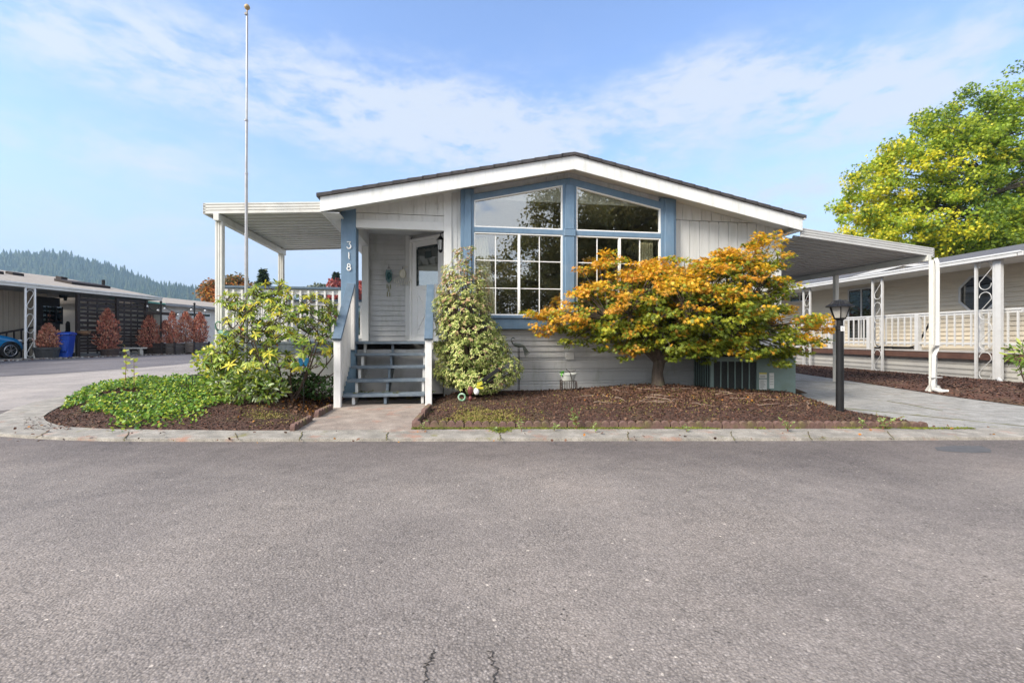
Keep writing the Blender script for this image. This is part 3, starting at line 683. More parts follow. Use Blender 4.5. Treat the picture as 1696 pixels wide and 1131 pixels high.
CONC = concrete('kerb_concrete', (.25, .23, .20), (.36, .33, .29), moss=True)
CONCW = concrete('walk_concrete', (.25, .205, .175), (.33, .28, .24), moss=False, stainamt=.5)
CONCD = concrete('driveway_concrete', (.27, .262, .245), (.35, .34, .325), moss=True, stainamt=.15)
# outer (asphalt side) and inner edges of the concrete kerb strip
g2 = lambda L: [gnd(*p)[:2] for p in L]
outer = g2([(150, 650), (132, 656), (92, 662), (56, 669), (22, 679), (0, 689), (-28, 700), (-30, 712), (0, 722.5), (45, 726), (99, 728.5), (185, 731), (400, 731.5), (848, 730.5), (1300, 730), (1520, 729), (1800, 728), (2100, 728)])
inner = g2([(176, 652), (155, 659), (120, 668), (96, 679), (80, 688), (72, 694), (73, 698), (76, 702), (84, 706), (96, 709.5), (119, 713), (185, 716.5), (400, 719), (848, 716.5), (1300, 716), (1520, 715), (1800, 715), (2100, 715)])
def kerb_mesh():
    b = MB(); n = len(outer)
    # resample both with the same parameter so joints can be real grooves
    def rs(P, k):
        P = [Vector(p) for p in P]; out = []
        for i in range(len(P)-1):
            for j in range(k): out.append(P[i].lerp(P[i+1], j/k))
        return out+[P[-1]]
    A, B = rs(outer, 6), rs(inner, 6); n = len(A)
    L = 0; nextj = .6; vs = []; rows = []
    for i in range(n):
        p, q = A[i], B[i]; h = .035
        rows.append([(p.x, p.y, gz(p.x, p.y)+.0), (p.x*.985+q.x*.015, p.y*.985+q.y*.015, gz(p.x, p.y)+h-.006), (p.x*.93+q.x*.07, p.y*.93+q.y*.07, gz(p.x, p.y)+h), (q.x, q.y, gz(q.x, q.y)+h+.008), (q.x, q.y, gz(q.x, q.y)-.02)])
    b.v = [v for r in rows for v in r]; b.f = [(i*5+j, i*5+j+1, (i+1)*5+j+1, (i+1)*5+j) for i in range(n-1) for j in range(4)]
    return struct(b.build('kerb', CONC))
kerb_mesh()
JT = mat('kerb_joint_dirt', (.10, .06, .04), (.12, .13, .03), scale=9, rough=.95, bump=.4)
m = MB()
for px, py0, py1, dx in ((60, 726, 714, 22), (205, 731, 716, 8), (395, 730, 718, -6), (495, 731, 716, 6), (640, 730, 717, 2), (828, 730, 717, 0), (1042, 730, 716, -2), (1215, 730, 716, -5), (1345, 729, 716, -8), (1480, 729, 715, -10)):
    a = gnd(px, py0, .03); c = gnd(px+dx, py1, .035); a.z = .0375; c.z = .0455; p = [a.lerp(c, i/6)+Vector((random.uniform(-.012, .012), 0, 0)) for i in range(7)]
    for i in range(6): m.beam(p[i], p[i+1], random.uniform(.004, .011), .004)
struct(m.build('kerb_joint', JT))
# cracks in the asphalt near the camera and a tar patch
m = MB()
def crack(pts, w):
    P = [gnd(*p) for p in pts]; Q = []
    for i in range(len(P)-1):
        for k in range(9): Q.append(P[i].lerp(P[i+1], k/9)+Vector((random.gauss(0, .006), random.gauss(0, .004), 0)))
    Q.append(P[-1])
    for i in range(len(Q)-1): Q[i].z = .0015; Q[i+1].z = .0015; m.beam(Q[i], Q[i+1], w*random.choice((.4, .8, 1.2, 2.2)), .002)
crack([(716, 1078), (714, 1092), (706, 1104), (703, 1120), (698, 1150)], .0022)
crack([(812, 1078), (816, 1096), (821, 1112), (826, 1150)], .0026)
struct(m.build('road_crack', mat('crack_dark', (.055, .05, .048), rough=.95, bump=.2)))
tar = [gnd(x, y) for x, y in ((1548, 741), (1580, 738), (1625, 739), (1640, 744), (1642, 749), (1610, 750), (1570, 748), (1552, 746))]
m = MB(); m.prism([(p.x, p.y) for p in tar], .001, .0035, 'z'); struct(m.build('tar_patch', mat('tar_dark', (.07, .07, .075), (.10, .098, .10), scale=14, rough=.8, bump=.5)))
# driveway
dl = g2([(1150, 600), (1250, 612), (1318, 648), (1345, 668), (1420, 690), (1500, 703), (1545, 713)])
dr = g2([(1290, 600), (1317, 619), (1450, 639), (1563, 657), (1696, 675), (1850, 697), (2010, 714)])
def sheet(name, P, z0, z1, m, kind=True):
    b = MB(); b.prism([(p[0], p[1]) for p in P], z0, z1, 'z'); o = b.build(name, m)
    return struct(o) if kind else o
drv = [(5.2, 20), (4.9, 9.8)]+[tuple(p) for p in dl[2:]]+[(1.0*gnd(1545, 714)[0], gnd(1545, 714)[1]), tuple(gnd(2010, 714)[:2])]+[tuple(p) for p in reversed(dr[1:])]+[(9.0, 20)]
sheet('driveway', drv, -.02, .022, CONCD)
m = MB()
for (a, b_) in (((1320, 668), (1700, 706)), ((1470, 664), (1560, 680)), ((1200, 625), (1700, 650))):
    p = gnd(*a, .022); q = gnd(*b_, .022)
    P = [p.lerp(q, i/14)+Vector((0, random.uniform(-.015, .015), .002)) for i in range(15)]
    for i in range(14): m.beam(P[i], P[i+1], random.uniform(.012, .05), .003)
struct(m.build('driveway_joint', mat('moss_joint', (.13, .14, .03), (.07, .06, .04), scale=10, rough=.95, bump=.5)))
# walkway slab in front of the steps
wk = [gnd(486, 717, .03), gnd(684, 716, .03), gnd(714, 667, .10), gnd(552, 667, .10)]
b = MB(); n = 8; vs = []
for j in range(n+1):
    a = wk[0].lerp(wk[3], j/n); c = wk[1].lerp(wk[2], j/n)
    for i in range(n+1): p = a.lerp(c, i/n); vs.append((p.x, p.y, .035+.05*j/n))
b.v = vs; b.f = [(j*(n+1)+i, j*(n+1)+i+1, (j+1)*(n+1)+i+1, (j+1)*(n+1)+i) for j in range(n) for i in range(n)]
struct(b.build('walkway', CONCW))
# ---- beds: mounded soil
SOIL = mat('bark_soil', (.10, .05, .033), (.045, .024, .018), scale=45, rough=.97, bump=.9, bscale=140, dirt=(.09, .10, .025), dscale=1.4, damt=.5)
BVH = []
def bed(name, P, hf, m, cen):
    P = [Vector(p) for p in P]; Q = []
    for i in range(len(P)):
        a, c = P[i], P[(i+1) % len(P)]; k = max(1, int((c-a).length/.12))
        for j in range(k): Q.append(a.lerp(c, j/k))
    n = len(Q); K = 22; vs = []; cen = Vector(cen)
    for k in range(K+1):
        s = 1-k/K
        for q in Q:
            p = cen.lerp(q, s); e = (1-s)*(q-cen).length
            vs.append((p.x, p.y, hf(p.x, p.y, e)))
    b = MB(); b.v = vs; b.f = [(k*n+i, k*n+(i+1) % n, (k+1)*n+(i+1) % n, (k+1)*n+i) for k in range(K) for i in range(n)]
    BVH.append(BVHTree.FromPolygons([Vector(v) for v in b.v], b.f))
    return struct(b.build(name, m, smooth=True))
def bz(x, y, default=0.0):
    best = None
    for t in BVH:
        h = t.ray_cast(Vector((x, y, 5)), Vector((0, 0, -1)))
        if h[0] is not None: best = h[0].z if best is None else max(best, h[0].z)
    return default if best is None else best
def nz2(x, y, s): return mnoise.noise(Vector((x*s, y*s, 3.1)))
Hw = lambda u, v: tuple(HF.w(u, v)[:2])
RB = g2([(690, 711)])+g2([(848, 711), (1100, 711), (1350, 711), (1534, 711), (1500, 701.5), (1420, 689), (1345, 668), (1316, 656)])+[Hw(8.9, -.0), Hw(8.75, .5), Hw(5, .5), Hw(1.95, .5)]+g2([(716, 668)])
cR = gnd(1050, 680)[:2]
bed('planting_bed', RB, lambda x, y, e: .045+.10*sst(e/.5)*sst((y-5.4)/2.2)+.03*sst(e/.25)+.018*nz2(x, y, 1.7)*sst(e/.3)+.008*nz2(x, y, 7)+.09*math.exp(-((x-2.5)/1.1)**2-((y-8.0)/.7)**2)*sst(e/.35), SOIL, cR)
LB = [tuple(p) for p in inner[2:13]]+g2([(484, 718), (520, 695), (553, 668)])+[Hw(.28, -.4), Hw(.28, .6), (-4.4, 8.4), (-5.2, 10.2), (-6.0, 10.0), (-6.8, 9.3)]
cL = gnd(330, 680)[:2]
bed('planting_bed', LB, lambda x, y, e: gz(x, y)+.03+.20*sst(e/.9)*sst((y-5.0)/2.5)+.03*sst(e/.2)+.018*nz2(x, y, 1.7)*sst(e/.3)+.008*nz2(x, y, 7), SOIL, cL)
NB = [tuple(p) for p in dr[1:]]+[(14, 6.2), (14, 10.5)]+[tuple(RF.w(.12, v)[:2]) for v in (-.8, 2, 5, 9)]
bed('planting_bed', NB, lambda x, y, e: .03+.06*sst(e/.5)+.008*nz2(x, y, 5), mat('red_bark_soil', (.12, .055, .035), (.06, .03, .022), scale=40, rough=.97, bump=.9, bscale=120, dirt=(.10, .12, .03), dscale=.9, damt=.35), (11.2, 9.2))
# bark chips, leaf litter: uncountable
def scatter_in(P, n, zoff=.004):
    xs_ = [p[0] for p in P]; ys_ = [p[1] for p in P]; out = []
    while len(out) < n:
        x = random.uniform(min(xs_), max(xs_)); y = random.uniform(min(ys_), max(ys_))
        if inpoly(x, y, P): out.append((x, y, bz(x, y)+zoff))
    return np.array(out)
def chipmat(nm, a, b): return mat(nm, a, b, scale=25, rough=.9, bump=.3)
CH1, CH2, CH3 = chipmat('bark_dark', (.042, .021, .015), (.022, .013, .010)), chipmat('bark_red', (.125, .052, .031), (.07, .03, .02)), chipmat('bark_pale', (.24, .14, .09), (.15, .085, .06))
UP = np.array([0, 0, 1.0])
for P, n, sz in ((RB, 32000, .020), (LB, 30000, .021), (NB, 14000, .04)):
    C = scatter_in(P, n); o = leafcloud('bark_mulch', C, RNG.uniform(.5, 1.4, n)*sz, SH_CHIP, [CH1, CH2, CH3], RNG.choice(3, n, p=[.55, .38, .07]), nrm=np.tile(UP, (n, 1)), ndir=.62)
    o['kind'] = 'stuff'
    if P is not NB:
        k = 160; a = RNG.integers(0, n, k)    # crumbs that spilled over the kerb
# spilled chips on the kerb at the left tip
C = np.array([[*(gnd(random.uniform(40, 120), random.uniform(690, 712), .045)[:3])] for _ in range(160)]); C[:, 2] = .05
leafcloud('bark_mulch', C, RNG.uniform(.4, 1.1, 160)*.028, SH_CHIP, [CH1, CH2], RNG.choice(2, 160), nrm=np.tile(UP, (160, 1)), ndir=.7)['kind'] = 'stuff'
# leaf litter beneath the maple
LIT = [leafmat('litter_brown', (.11, .052, .032), (.075, .036, .024), 6, .1, .8), leafmat('litter_tan', (.20, .115, .07), (.13, .07, .045), 6, .1, .8), leafmat('litter_orange', (.45, .15, .03), (.38, .20, .03), 6, .2, .7)]
pts = []
while len(pts) < 5200:
    a = random.gauss(0, 1); c = random.gauss(0, 1); x = 2.75+a*1.0; y = 7.35+c*.5
    if inpoly(x, y, RB): pts.append((x, y, bz(x, y)+.012))
while len(pts) < 6400:
    x = random.uniform(-1.6, 4.5); y = random.uniform(5.6, 8.2)
    if inpoly(x, y, RB): pts.append((x, y, bz(x, y)+.01))
leafcloud('leaf_litter', pts, RNG.uniform(.018, .045, len(pts)), SH_MAPLE, LIT, RNG.choice(3, len(pts), p=[.70, .285, .015]), nrm=np.tile(UP, (len(pts), 1)), ndir=.45)['kind'] = 'stuff'
pts = []
while len(pts) < 900:
    x = random.gauss(-2.75, .5); y = random.gauss(6.9, .4)
    if inpoly(x, y, LB): pts.append((x, y, bz(x, y)+.01))
while len(pts) < 1000:
    x = random.uniform(-6, 6); y = random.uniform(4.6, 5.6); pts.append((x, y, bz(x, y, .03)+.018))
leafcloud('leaf_litter', pts, RNG.uniform(.02, .055, len(pts)), SH_OVAL, LIT, RNG.choice(3, len(pts), p=[.45, .35, .2]), nrm=np.tile(UP, (len(pts), 1)), ndir=.5)['kind'] = 'stuff'
m = MB()
for k in range(26):
    x = 2.6+random.gauss(0, .9); y = 7.1+random.gauss(0, .4)
    if not inpoly(x, y, RB): continue
    a = random.uniform(-.6, .6)+(3.14 if random.random() < .5 else 0); p = Vector((x, y, bz(x, y)+.012)); pts2 = [p]
    for j in range(5): a += random.uniform(-.5, .5); q = pts2[-1]+Vector((math.cos(a), math.sin(a), 0))*.07; q.z = bz(q.x, q.y, .1)+random.uniform(.01, .03); pts2.append(q)
    m.tube(pts2, [.007, .006, .005, .004, .003, .002], 5)
m.build('fallen_twigs', mat('pale_twig', (.30, .22, .17), (.2, .14, .11), scale=20, rough=.9, bump=0))['kind'] = 'stuff'
# moss along the edging and on the walk, as tiny clumps
MOSS = leafmat('moss_green', (.20, .22, .02), (.10, .13, .02), 12, .1, .9); MOSS2 = leafmat('moss_olive', (.26, .20, .07), (.20, .17, .05), 12, .1, .9)
pts = []
for _ in range(9000):
    x = random.uniform(gnd(684, 713)[0], 5.4); y = 5.33+random.gauss(0, .022)
    if nz2(x, y, 1.3)+.35*nz2(x, y, 5) > -.05: pts.append((x, y, .047))
for _ in range(1500):
    x = gnd(829, 722)[0]+random.gauss(0, .05); y = 5.25+random.gauss(0, .07); pts.append((x, y, .047))
leafcloud('moss', pts, .014, SH_OVAL, MOSS, ndir=.4, nrm=np.tile(UP, (len(pts), 1)))['kind'] = 'stuff'
pts = []
for cx_, cy_, rx_, ry_, n in ((800, 690, 55, 11, 5000), (1120, 665, 200, 18, 3500), (440, 690, 40, 8, 900)):
    for _ in range(n):
        p = gnd(cx_+random.gauss(0, rx_/1.6), cy_+random.gauss(0, ry_/1.6), .09)
        if nz2(p.x, p.y, 2.5) > -.1: pts.append((p.x, p.y, bz(p.x, p.y)+.008))
leafcloud('moss', pts, .02, SH_OVAL, [MOSS2, MOSS], RNG.choice(2, len(pts), p=[.8, .2]), ndir=.4, nrm=np.tile(UP, (len(pts), 1)))['kind'] = 'stuff'
# scalloped edging blocks
EDG = mat('edging_brown', (.17, .10, .085), (.10, .06, .05), scale=14, rough=.9, bump=.5, bscale=90, dirt=(.12, .12, .03), dscale=5, damt=.7)
def edging_mesh():
    m = MB(); prof = []
    for k in range(6): prof += [(k*.1+.05+.05*math.cos(R(180-a)), .03+.05*math.sin(R(a))) for a in (0, 30, 60, 90, 120, 150)]
    prof.append((.6, .03)); m.prism([(0.0, -.03), (.6, -.03)]+[(x, z) for x, z in reversed(prof)], -.028, .028)
    return m
e0 = edging_mesh().build('edging_block', EDG, bevel=.004)
first = [True]
def place_edge(x, y, z, rz, lab, grp):
    global e0
    o = e0 if first[0] else e0.copy()
    if not first[0]: COL.objects.link(o)
    first[0] = False; o.location = (x, y, z); o.rotation_euler = (random.uniform(-.05, .05), random.uniform(-.012, .012), rz+random.uniform(-.012, .012)); tag(o, lab, 'edging block', grp)
x0e = gnd(686, 712)[0]; x1e = gnd(1536, 712)[0]; k = 0; nE = int((x1e-x0e)/.615)
for k in range(nE):
    x = x0e+k*.612; place_edge(x, 5.42+random.uniform(-.006, .006), .035, 0, 'brown scalloped edging block in the row along the front of the right bed', 'edging blocks along the front of the right bed')
for A, B_, lab, grp in ((gnd(484, 714, .04), gnd(555, 671, .1), 'brown scalloped edging block on the left side of the walkway', 'edging blocks left of the walkway'), (gnd(686, 708, .04), gnd(712, 672, .1), 'brown edging block on the right side of the walkway', 'edging blocks right of the walkway')):
    d = B_-A; L = d.length; n = max(1, int(L/.61))
    for k in range(n): p = A+d*(k/n); place_edge(p.x, p.y, p.z+.0, math.atan2(d.y, d.x), lab, grp)
# ---------------------------------------------------------------- plants
BARK = mat('maple_bark', (.13, .10, .08), (.06, .045, .035), scale=9, rough=.9, bump=.6, bscale=50, stretch=(3, 3, .7), dirt=(.12, .14, .05), dscale=5, damt=.6)
TWIG = mat('twig_brown', (.12, .08, .06), (.06, .045, .035), scale=20, rough=.9, bump=.2)
# --- Japanese maple
my = 7.95; mx = (1089-CX)/FPX*my; mz = bz(mx, my, .2)-.01; print('maple', mx, my, mz)
maple = empty('maple_tree', (mx, my, mz), 0, 'spreading Japanese maple with orange and green leaves in front of the picture window', 'tree')
MD = my
def E(px, py, d, rx, ry, rd=None):
    p = at(px, py, d); k = d/FPX; return (p.x-mx, p.y-my, p.z-mz, rx*k, (rd or rx)*k, ry*k)
ME = [E(900, 517, MD-.3, 30, 8, 24), E(925, 532, MD-.3, 45, 14, 40), E(1262, 402, MD-.1, 24, 20, 24), E(1350, 552, MD-.1, 22, 16, 24), E(1130, 452, MD-.1, 70, 22, 60), E(1215, 440, MD-.2, 50, 26, 50), E(955, 528, MD-.2, 62, 22, 55), E(1010, 500, MD-.2, 80, 34, 70), E(1085, 505, MD, 95, 58, 100), E(1065, 478, MD+.1, 90, 34, 70), E(1180, 500, MD, 100, 62, 100), E(1190, 470, MD-.1, 100, 40, 80),
      E(1263, 425, MD, 40, 30, 45), E(1300, 408, MD, 16, 14, 16), E(1245, 470, MD, 60, 45, 70), E(1030, 440, MD+.2, 52, 10, 35), E(980, 446, MD+.2, 20, 6), E(1105, 440, MD+.1, 40, 12, 30), E(1000, 418, MD+.25, 16, 6), E(1195, 425, MD+.1, 26, 12, 26),
      E(1300, 535, MD-.1, 60, 28, 55), E(1335, 545, MD-.1, 32, 24, 30), E(1265, 560, MD-.2, 60, 34, 55), E(1160, 560, MD, 75, 24, 75), E(1060, 555, MD-.1, 70, 26, 60), E(1280, 594, MD-.35, 32, 16, 28), E(1240, 582, MD-.5, 60, 12, 40), E(1195, 570, MD-.5, 50, 12, 40), E(1300, 565, MD-.4, 50, 18, 40), E(1212, 578, MD-.3, 42, 16, 35), E(1010, 545, MD-.2, 40, 16, 40), E(910, 545, MD-.25, 26, 12, 26), E(893, 516, MD-.2, 26, 6, 20),
      E(1150, 530, MD, 120, 60, 110), E(1020, 562, MD-.3, 60, 22, 45), E(1062, 588, MD-.3, 34, 16, 30), E(1150, 588, MD-.4, 50, 16, 35), E(965, 552, MD-.3, 42, 18, 40), E(1105, 570, MD-.4, 55, 16, 35), E(1320, 575, MD-.3, 38, 18, 30)]
nC = 1120
cc, dirs, _, rr = ell_points(ME, nC, .55)
cc[:, 2] = np.maximum(cc[:, 2], .42)
hub = np.array([0, 0, .95])
C = []; Nn = []; T_ = []; Mi = []; S_ = []
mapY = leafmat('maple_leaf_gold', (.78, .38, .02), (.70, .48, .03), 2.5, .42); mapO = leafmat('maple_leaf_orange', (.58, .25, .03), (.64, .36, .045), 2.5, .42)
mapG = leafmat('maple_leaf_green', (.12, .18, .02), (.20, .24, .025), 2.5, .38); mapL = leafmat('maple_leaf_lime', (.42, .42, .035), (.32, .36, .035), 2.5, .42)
ztop = cc[:, 2].max()
for i in range(nC):
    c = cc[i]; n = int(RNG.integers(32, 52)); rad = RNG.uniform(.10, .20)
    d = rnd_unit(n); d[:, 2] *= .38; rr_ = RNG.random(n)**.5
    p = c+d*rad*rr_[:, None]
    out = c-hub; out = out/np.linalg.norm(out)
    # exposure: how many clumps lie above / outside
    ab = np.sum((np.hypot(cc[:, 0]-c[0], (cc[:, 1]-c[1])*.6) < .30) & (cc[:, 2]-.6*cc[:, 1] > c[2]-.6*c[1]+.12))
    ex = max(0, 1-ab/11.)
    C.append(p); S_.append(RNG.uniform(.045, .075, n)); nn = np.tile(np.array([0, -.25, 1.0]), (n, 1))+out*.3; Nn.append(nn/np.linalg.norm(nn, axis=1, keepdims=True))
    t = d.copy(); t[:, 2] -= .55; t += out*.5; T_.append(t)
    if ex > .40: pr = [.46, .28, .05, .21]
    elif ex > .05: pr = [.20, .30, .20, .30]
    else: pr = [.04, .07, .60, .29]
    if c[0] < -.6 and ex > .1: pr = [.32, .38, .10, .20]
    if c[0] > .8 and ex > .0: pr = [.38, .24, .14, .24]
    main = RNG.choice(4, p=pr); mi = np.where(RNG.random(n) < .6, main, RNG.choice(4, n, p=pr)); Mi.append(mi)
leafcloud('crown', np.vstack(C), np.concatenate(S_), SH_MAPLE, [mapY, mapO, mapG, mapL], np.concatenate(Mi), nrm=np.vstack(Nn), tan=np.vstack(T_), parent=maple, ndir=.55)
m = MB()
m.tube([(0, 0, -.1), (.01, 0, .05), (.0, .01, .25), (.03, 0, .42), (.02, 0, .6)], [.15, .115, .095, .10, .085], 12)
m.build('trunk', BARK, maple, smooth=True)
m = MB(); forks = []
for k in range(9):
    a = k*2*math.pi/9+.3; l = random.uniform(.5, 1.1); e = Vector((math.cos(a)*l*1.2, math.sin(a)*l*.7, random.uniform(.75, 1.25))); pth = bez((.02, 0, .40), (e.x*.35, e.y*.35, .75), e, 6)
    m.tube(pth, [.065-.006*i for i in range(7)], 7); forks += [pth[3], pth[5], pth[6]]
for i in range(0, nC, 2):
    c = Vector(cc[i]); f = min(forks, key=lambda q: (q-c).length); mid = f.lerp(c, .5)+Vector((0, 0, .10))
    m.tube(bez(f, mid, c, 4), [.018, .014, .010, .007, .004], 4, cap=False)
m.build('branch', BARK, maple, smooth=True)

# --- variegated conical shrub by the steps
sp = gnd(788, 650, .13); sx, sy = sp.x, 7.45
shrub = empty('conical_shrub', (sx, sy, .10), 0, 'tall variegated cream and green conical shrub right of the porch steps', 'shrub')
def ES(px, py, rx, ry, d=7.45, rd=None):
    p = at(px, py, d); k = d/FPX; return (p.x-sx, p.y-sy, p.z-.10, rx*k, (rd or rx)*k, ry*k)
SE = [ES(757, 455, 28, 22), ES(768, 425, 13, 16), ES(756, 420, 8, 8), ES(780, 415, 7, 8), ES(798, 462, 10, 22), ES(768, 482, 44, 28), ES(766, 515, 50, 32), ES(776, 550, 56, 32), ES(785, 582, 62, 28), ES(762, 612, 46, 28), ES(735, 500, 18, 12), ES(838, 612, 30, 24, 7.3), ES(800, 628, 55, 22, 7.35), ES(736, 500, 16, 14), ES(735, 530, 17, 14), ES(735, 575, 17, 24), ES(745, 615, 26, 28), ES(818, 570, 24, 20)]
nT = 4400
tp, td, _, tr_ = ell_points(SE, nT, .8)
tp[:, 2] = np.maximum(tp[:, 2], .06)
C, Nn, T_, Mi, S_ = [], [], [], [], []
pm = [leafmat('variegated_green', (.19, .27, .05), (.11, .18, .035), 9, .25), leafmat('variegated_cream', (.74, .70, .33), (.62, .62, .22), 9, .3), leafmat('young_pink', (.58, .34, .20), (.62, .42, .28), 9, .3), leafmat('variegated_sage', (.42, .48, .13), (.32, .39, .10), 9, .3)]
axisz = 1.9
for i in range(nT):
    n = 9; c = tp[i]; o = c-np.array([0, 0, c[2]*.8]); o = o/(np.linalg.norm(o)+1e-6); ax = o*.8+np.array([0, 0, .6])+td[i]*.5; ax /= np.linalg.norm(ax)
    a = np.linspace(0, 2*math.pi, n, endpoint=False)+RNG.random()*6; q = np.cross(ax, [0.3, .1, 1.0]); q /= np.linalg.norm(q)+1e-6; w = np.cross(ax, q)
    t = (np.cos(a)[:, None]*q+np.sin(a)[:, None]*w)+ax*RNG.uniform(.1, .9, n)[:, None]
    C.append(np.tile(c, (n, 1))+RNG.normal(size=(n, 3))*.008); T_.append(t); Nn.append(np.tile(ax, (n, 1))); S_.append(RNG.uniform(.028, .048, n))
    top = tr_[i] > .82 and (RNG.random() < (.03+.5*max(0, (c[2]-1.1)/1.1))) and ax[2] > .3
    mi = RNG.choice(4, n, p=[.30, .33, .01, .36])
    if top: mi = np.where(RNG.random(n) < .7, 2, mi)
    Mi.append(mi)
leafcloud('foliage', np.vstack(C), np.concatenate(S_), SH_LANCE, pm, np.concatenate(Mi), nrm=np.vstack(Nn), tan=np.vstack(T_), parent=shrub, ndir=.7)
m = MB()
for i in range(0, nT, 9):
    c = Vector(tp[i]); b0 = Vector((c.x*.1, c.y*.1, max(.05, c.z*.35))); m.tube(bez(b0, (c.x*.5, c.y*.5, c.z*.6), c, 3), [.012, .009, .006, .003], 4, cap=False)
m.tube([(0, 0, -.1), (.02, 0, .6), (-.02, 0, 1.2), (0, 0, 1.8)], [.045, .035, .022, .008], 7); m.build('stem', TWIG, shrub)

# --- rhododendron left of the steps
rx0, ry0 = gnd(478, 650, .2)[:2]; ry0 = 6.95; rx0 = (478-CX)/FPX*ry0; rz0 = .18
rho = empty('rhododendron', (rx0, ry0, rz0), 0, 'big open rhododendron with long drooping leaves left of the porch steps', 'shrub')
def ER(px, py, rx, ry, d=6.95, rd=None):
    p = at(px, py, d); k = d/FPX; return (p.x-rx0, p.y-ry0, p.z-rz0, rx*k, (rd or rx)*k, ry*k)
RE = [ER(452, 478, 34, 14), ER(415, 498, 46, 16), ER(388, 500, 26, 14), ER(505, 510, 50, 26), ER(460, 530, 75, 38), ER(535, 525, 28, 26), ER(540, 560, 22, 30), ER(410, 550, 46, 36), ER(385, 590, 45, 26, 6.8), ER(495, 575, 60, 36, 6.8), ER(430, 600, 60, 28, 6.7), ER(360, 605, 28, 14, 6.8)]
tips, td, _, tr_ = ell_points(RE, 500, .75); tips[:, 2] = np.maximum(tips[:, 2], .12)
rm = [leafmat('rhodo_green', (.16, .26, .04), (.11, .19, .03), 5, .3, .35), leafmat('rhodo_lime', (.42, .49, .08), (.30, .38, .06), 5, .35, .35), leafmat('rhodo_yellow', (.66, .58, .06), (.56, .50, .05), 5, .35, .4), leafmat('rhodo_orange', (.60, .16, .03), (.50, .22, .03), 5, .35, .4)]
C, Nn, T_, Mi, S_ = [], [], [], [], []
m = MB(); jn = []
for k in range(16):
    a = k*2.4; l = random.uniform(.25, .75); e = Vector((math.cos(a)*l*1.1, math.sin(a)*l*.8, random.uniform(.35, .95))); pth = bez((random.uniform(-.12, .12), random.uniform(-.1, .1), -.1), (e.x*.5, e.y*.5, .15), e, 6)
    m.tube(pth, [.020-.0019*i for i in range(7)], 6, cap=False); jn += pth[1:]
for i in range(len(tips)):
    c = Vector(tips[i]); f = min(jn, key=lambda q: (q-c).length+1.5*max(0, q.z-c.z+.1)); mid = f.lerp(c, .55)+Vector((random.uniform(-.06, .06), random.uniform(-.06, .06), -.05)); bb_ = bez(f, mid, c, 4); m.tube(bb_, [.008, .007, .006, .005, .004], 4, cap=False); jn.append(bb_[2])
    n = int(RNG.integers(7, 12)); ax = np.array([c.x*.5, c.y*.5, .8])+td[i]*.3; ax /= np.linalg.norm(ax)
    a = np.linspace(0, 2*math.pi, n, endpoint=False)+RNG.random()*6; q = np.cross(ax, [0.3, .1, 1.0]); q /= np.linalg.norm(q); w = np.cross(ax, q)
    dr_ = RNG.uniform(-.9, .35); t = (np.cos(a)[:, None]*q+np.sin(a)[:, None]*w)+np.array([0, 0, 1])*RNG.normal(dr_, .3, n)[:, None]
    nn = np.cross(t, np.cross(np.tile(ax, (n, 1)), t))
    C.append(np.tile(np.array(c), (n, 1))); T_.append(t); Nn.append(nn/(np.linalg.norm(nn, axis=1, keepdims=True)+1e-6)); S_.append(RNG.uniform(.065, .125, n))
    main = RNG.choice(4, p=[.38, .46, .16, 0]); Mi.append(np.where(RNG.random(n) < .75, main, RNG.choice(4, n, p=[.4, .4, .19, .01])))
m.build('branch', TWIG, rho)
SH_RH = [(0, 0, 0), (.07, .2, .03), (.125, .5, .045), (.10, .8, .02), (0, 1, -.05), (-.10, .8, .02), (-.125, .5, .045), (-.07, .2, .03)]
leafcloud('leaves', np.vstack(C), np.concatenate(S_), SH_RH, rm, np.concatenate(Mi), nrm=np.vstack(Nn), tan=np.vstack(T_), parent=rho, ndir=.85)

def bush(name, lab, cat, base, ells, n, size, shape, mats, probs, group=None, stem=True, nl=1, up=.3):
    e = empty(name, base, 0, lab, cat, group)
    p, d, _, r = ell_points(ells, n, .6)
    nn = d+np.array([0, 0, up]); t = d+np.array([0, 0, .2])
    leafcloud('foliage', p, RNG.uniform(.7, 1.3, n)*size, shape, mats, RNG.choice(len(mats), n, p=probs), nrm=nn, tan=t, parent=e, ndir=.4)
    if stem:
        m = MB()
        for k in range(14):
            c = Vector(p[k*max(1, n//15)]); m.tube(bez((0, 0, -.05), (c.x*.3, c.y*.3, c.z*.5), c, 4), [.010, .008, .006, .005, .003], 5, cap=False)
        m.build('stem', TWIG, e)
    return e
# white-edged andromeda spilling in front of the rhododendron
q = gnd(415, 668, .15); px_ = lambda x, y, d, o: at(x, y, d)-o
o_ = Vector((q.x, 6.45, .12))
def EB(px, py, d, rx, ry, o): p = at(px, py, d)-o; k = d/FPX; return (p.x, p.y, p.z, rx*k, rx*k, ry*k)
bush('variegated_shrub', 'low green and white-edged shrub spilling over bark below the rhododendron', 'shrub', o_, [EB(400, 640, 6.45, 26, 26, o_), EB(440, 645, 6.4, 32, 18, o_), EB(420, 620, 6.5, 34, 18, o_), EB(375, 632, 6.6, 20, 18, o_)], 1500, .075, SH_LANCE, [rm[0], rm[1], leafmat('white_edge', (.5, .54, .38), (.3, .38, .2), 9, .3)], [.5, .22, .28], up=.6)
o_ = at(535, 650, 7.15); o_.z = .2
bush('low_green_shrub', 'dark green low plant under the rhododendron beside the stair rail', 'shrub', o_, [EB(530, 640, 7.15, 34, 18, o_), EB(505, 632, 7.2, 30, 14, o_)], 900, .05, SH_OVAL, [leafmat('deep_green', (.04, .09, .02), (.06, .12, .03), 6, .25)], [1.0], up=.8)
o_ = at(372, 600, 7.4); o_.z = .3
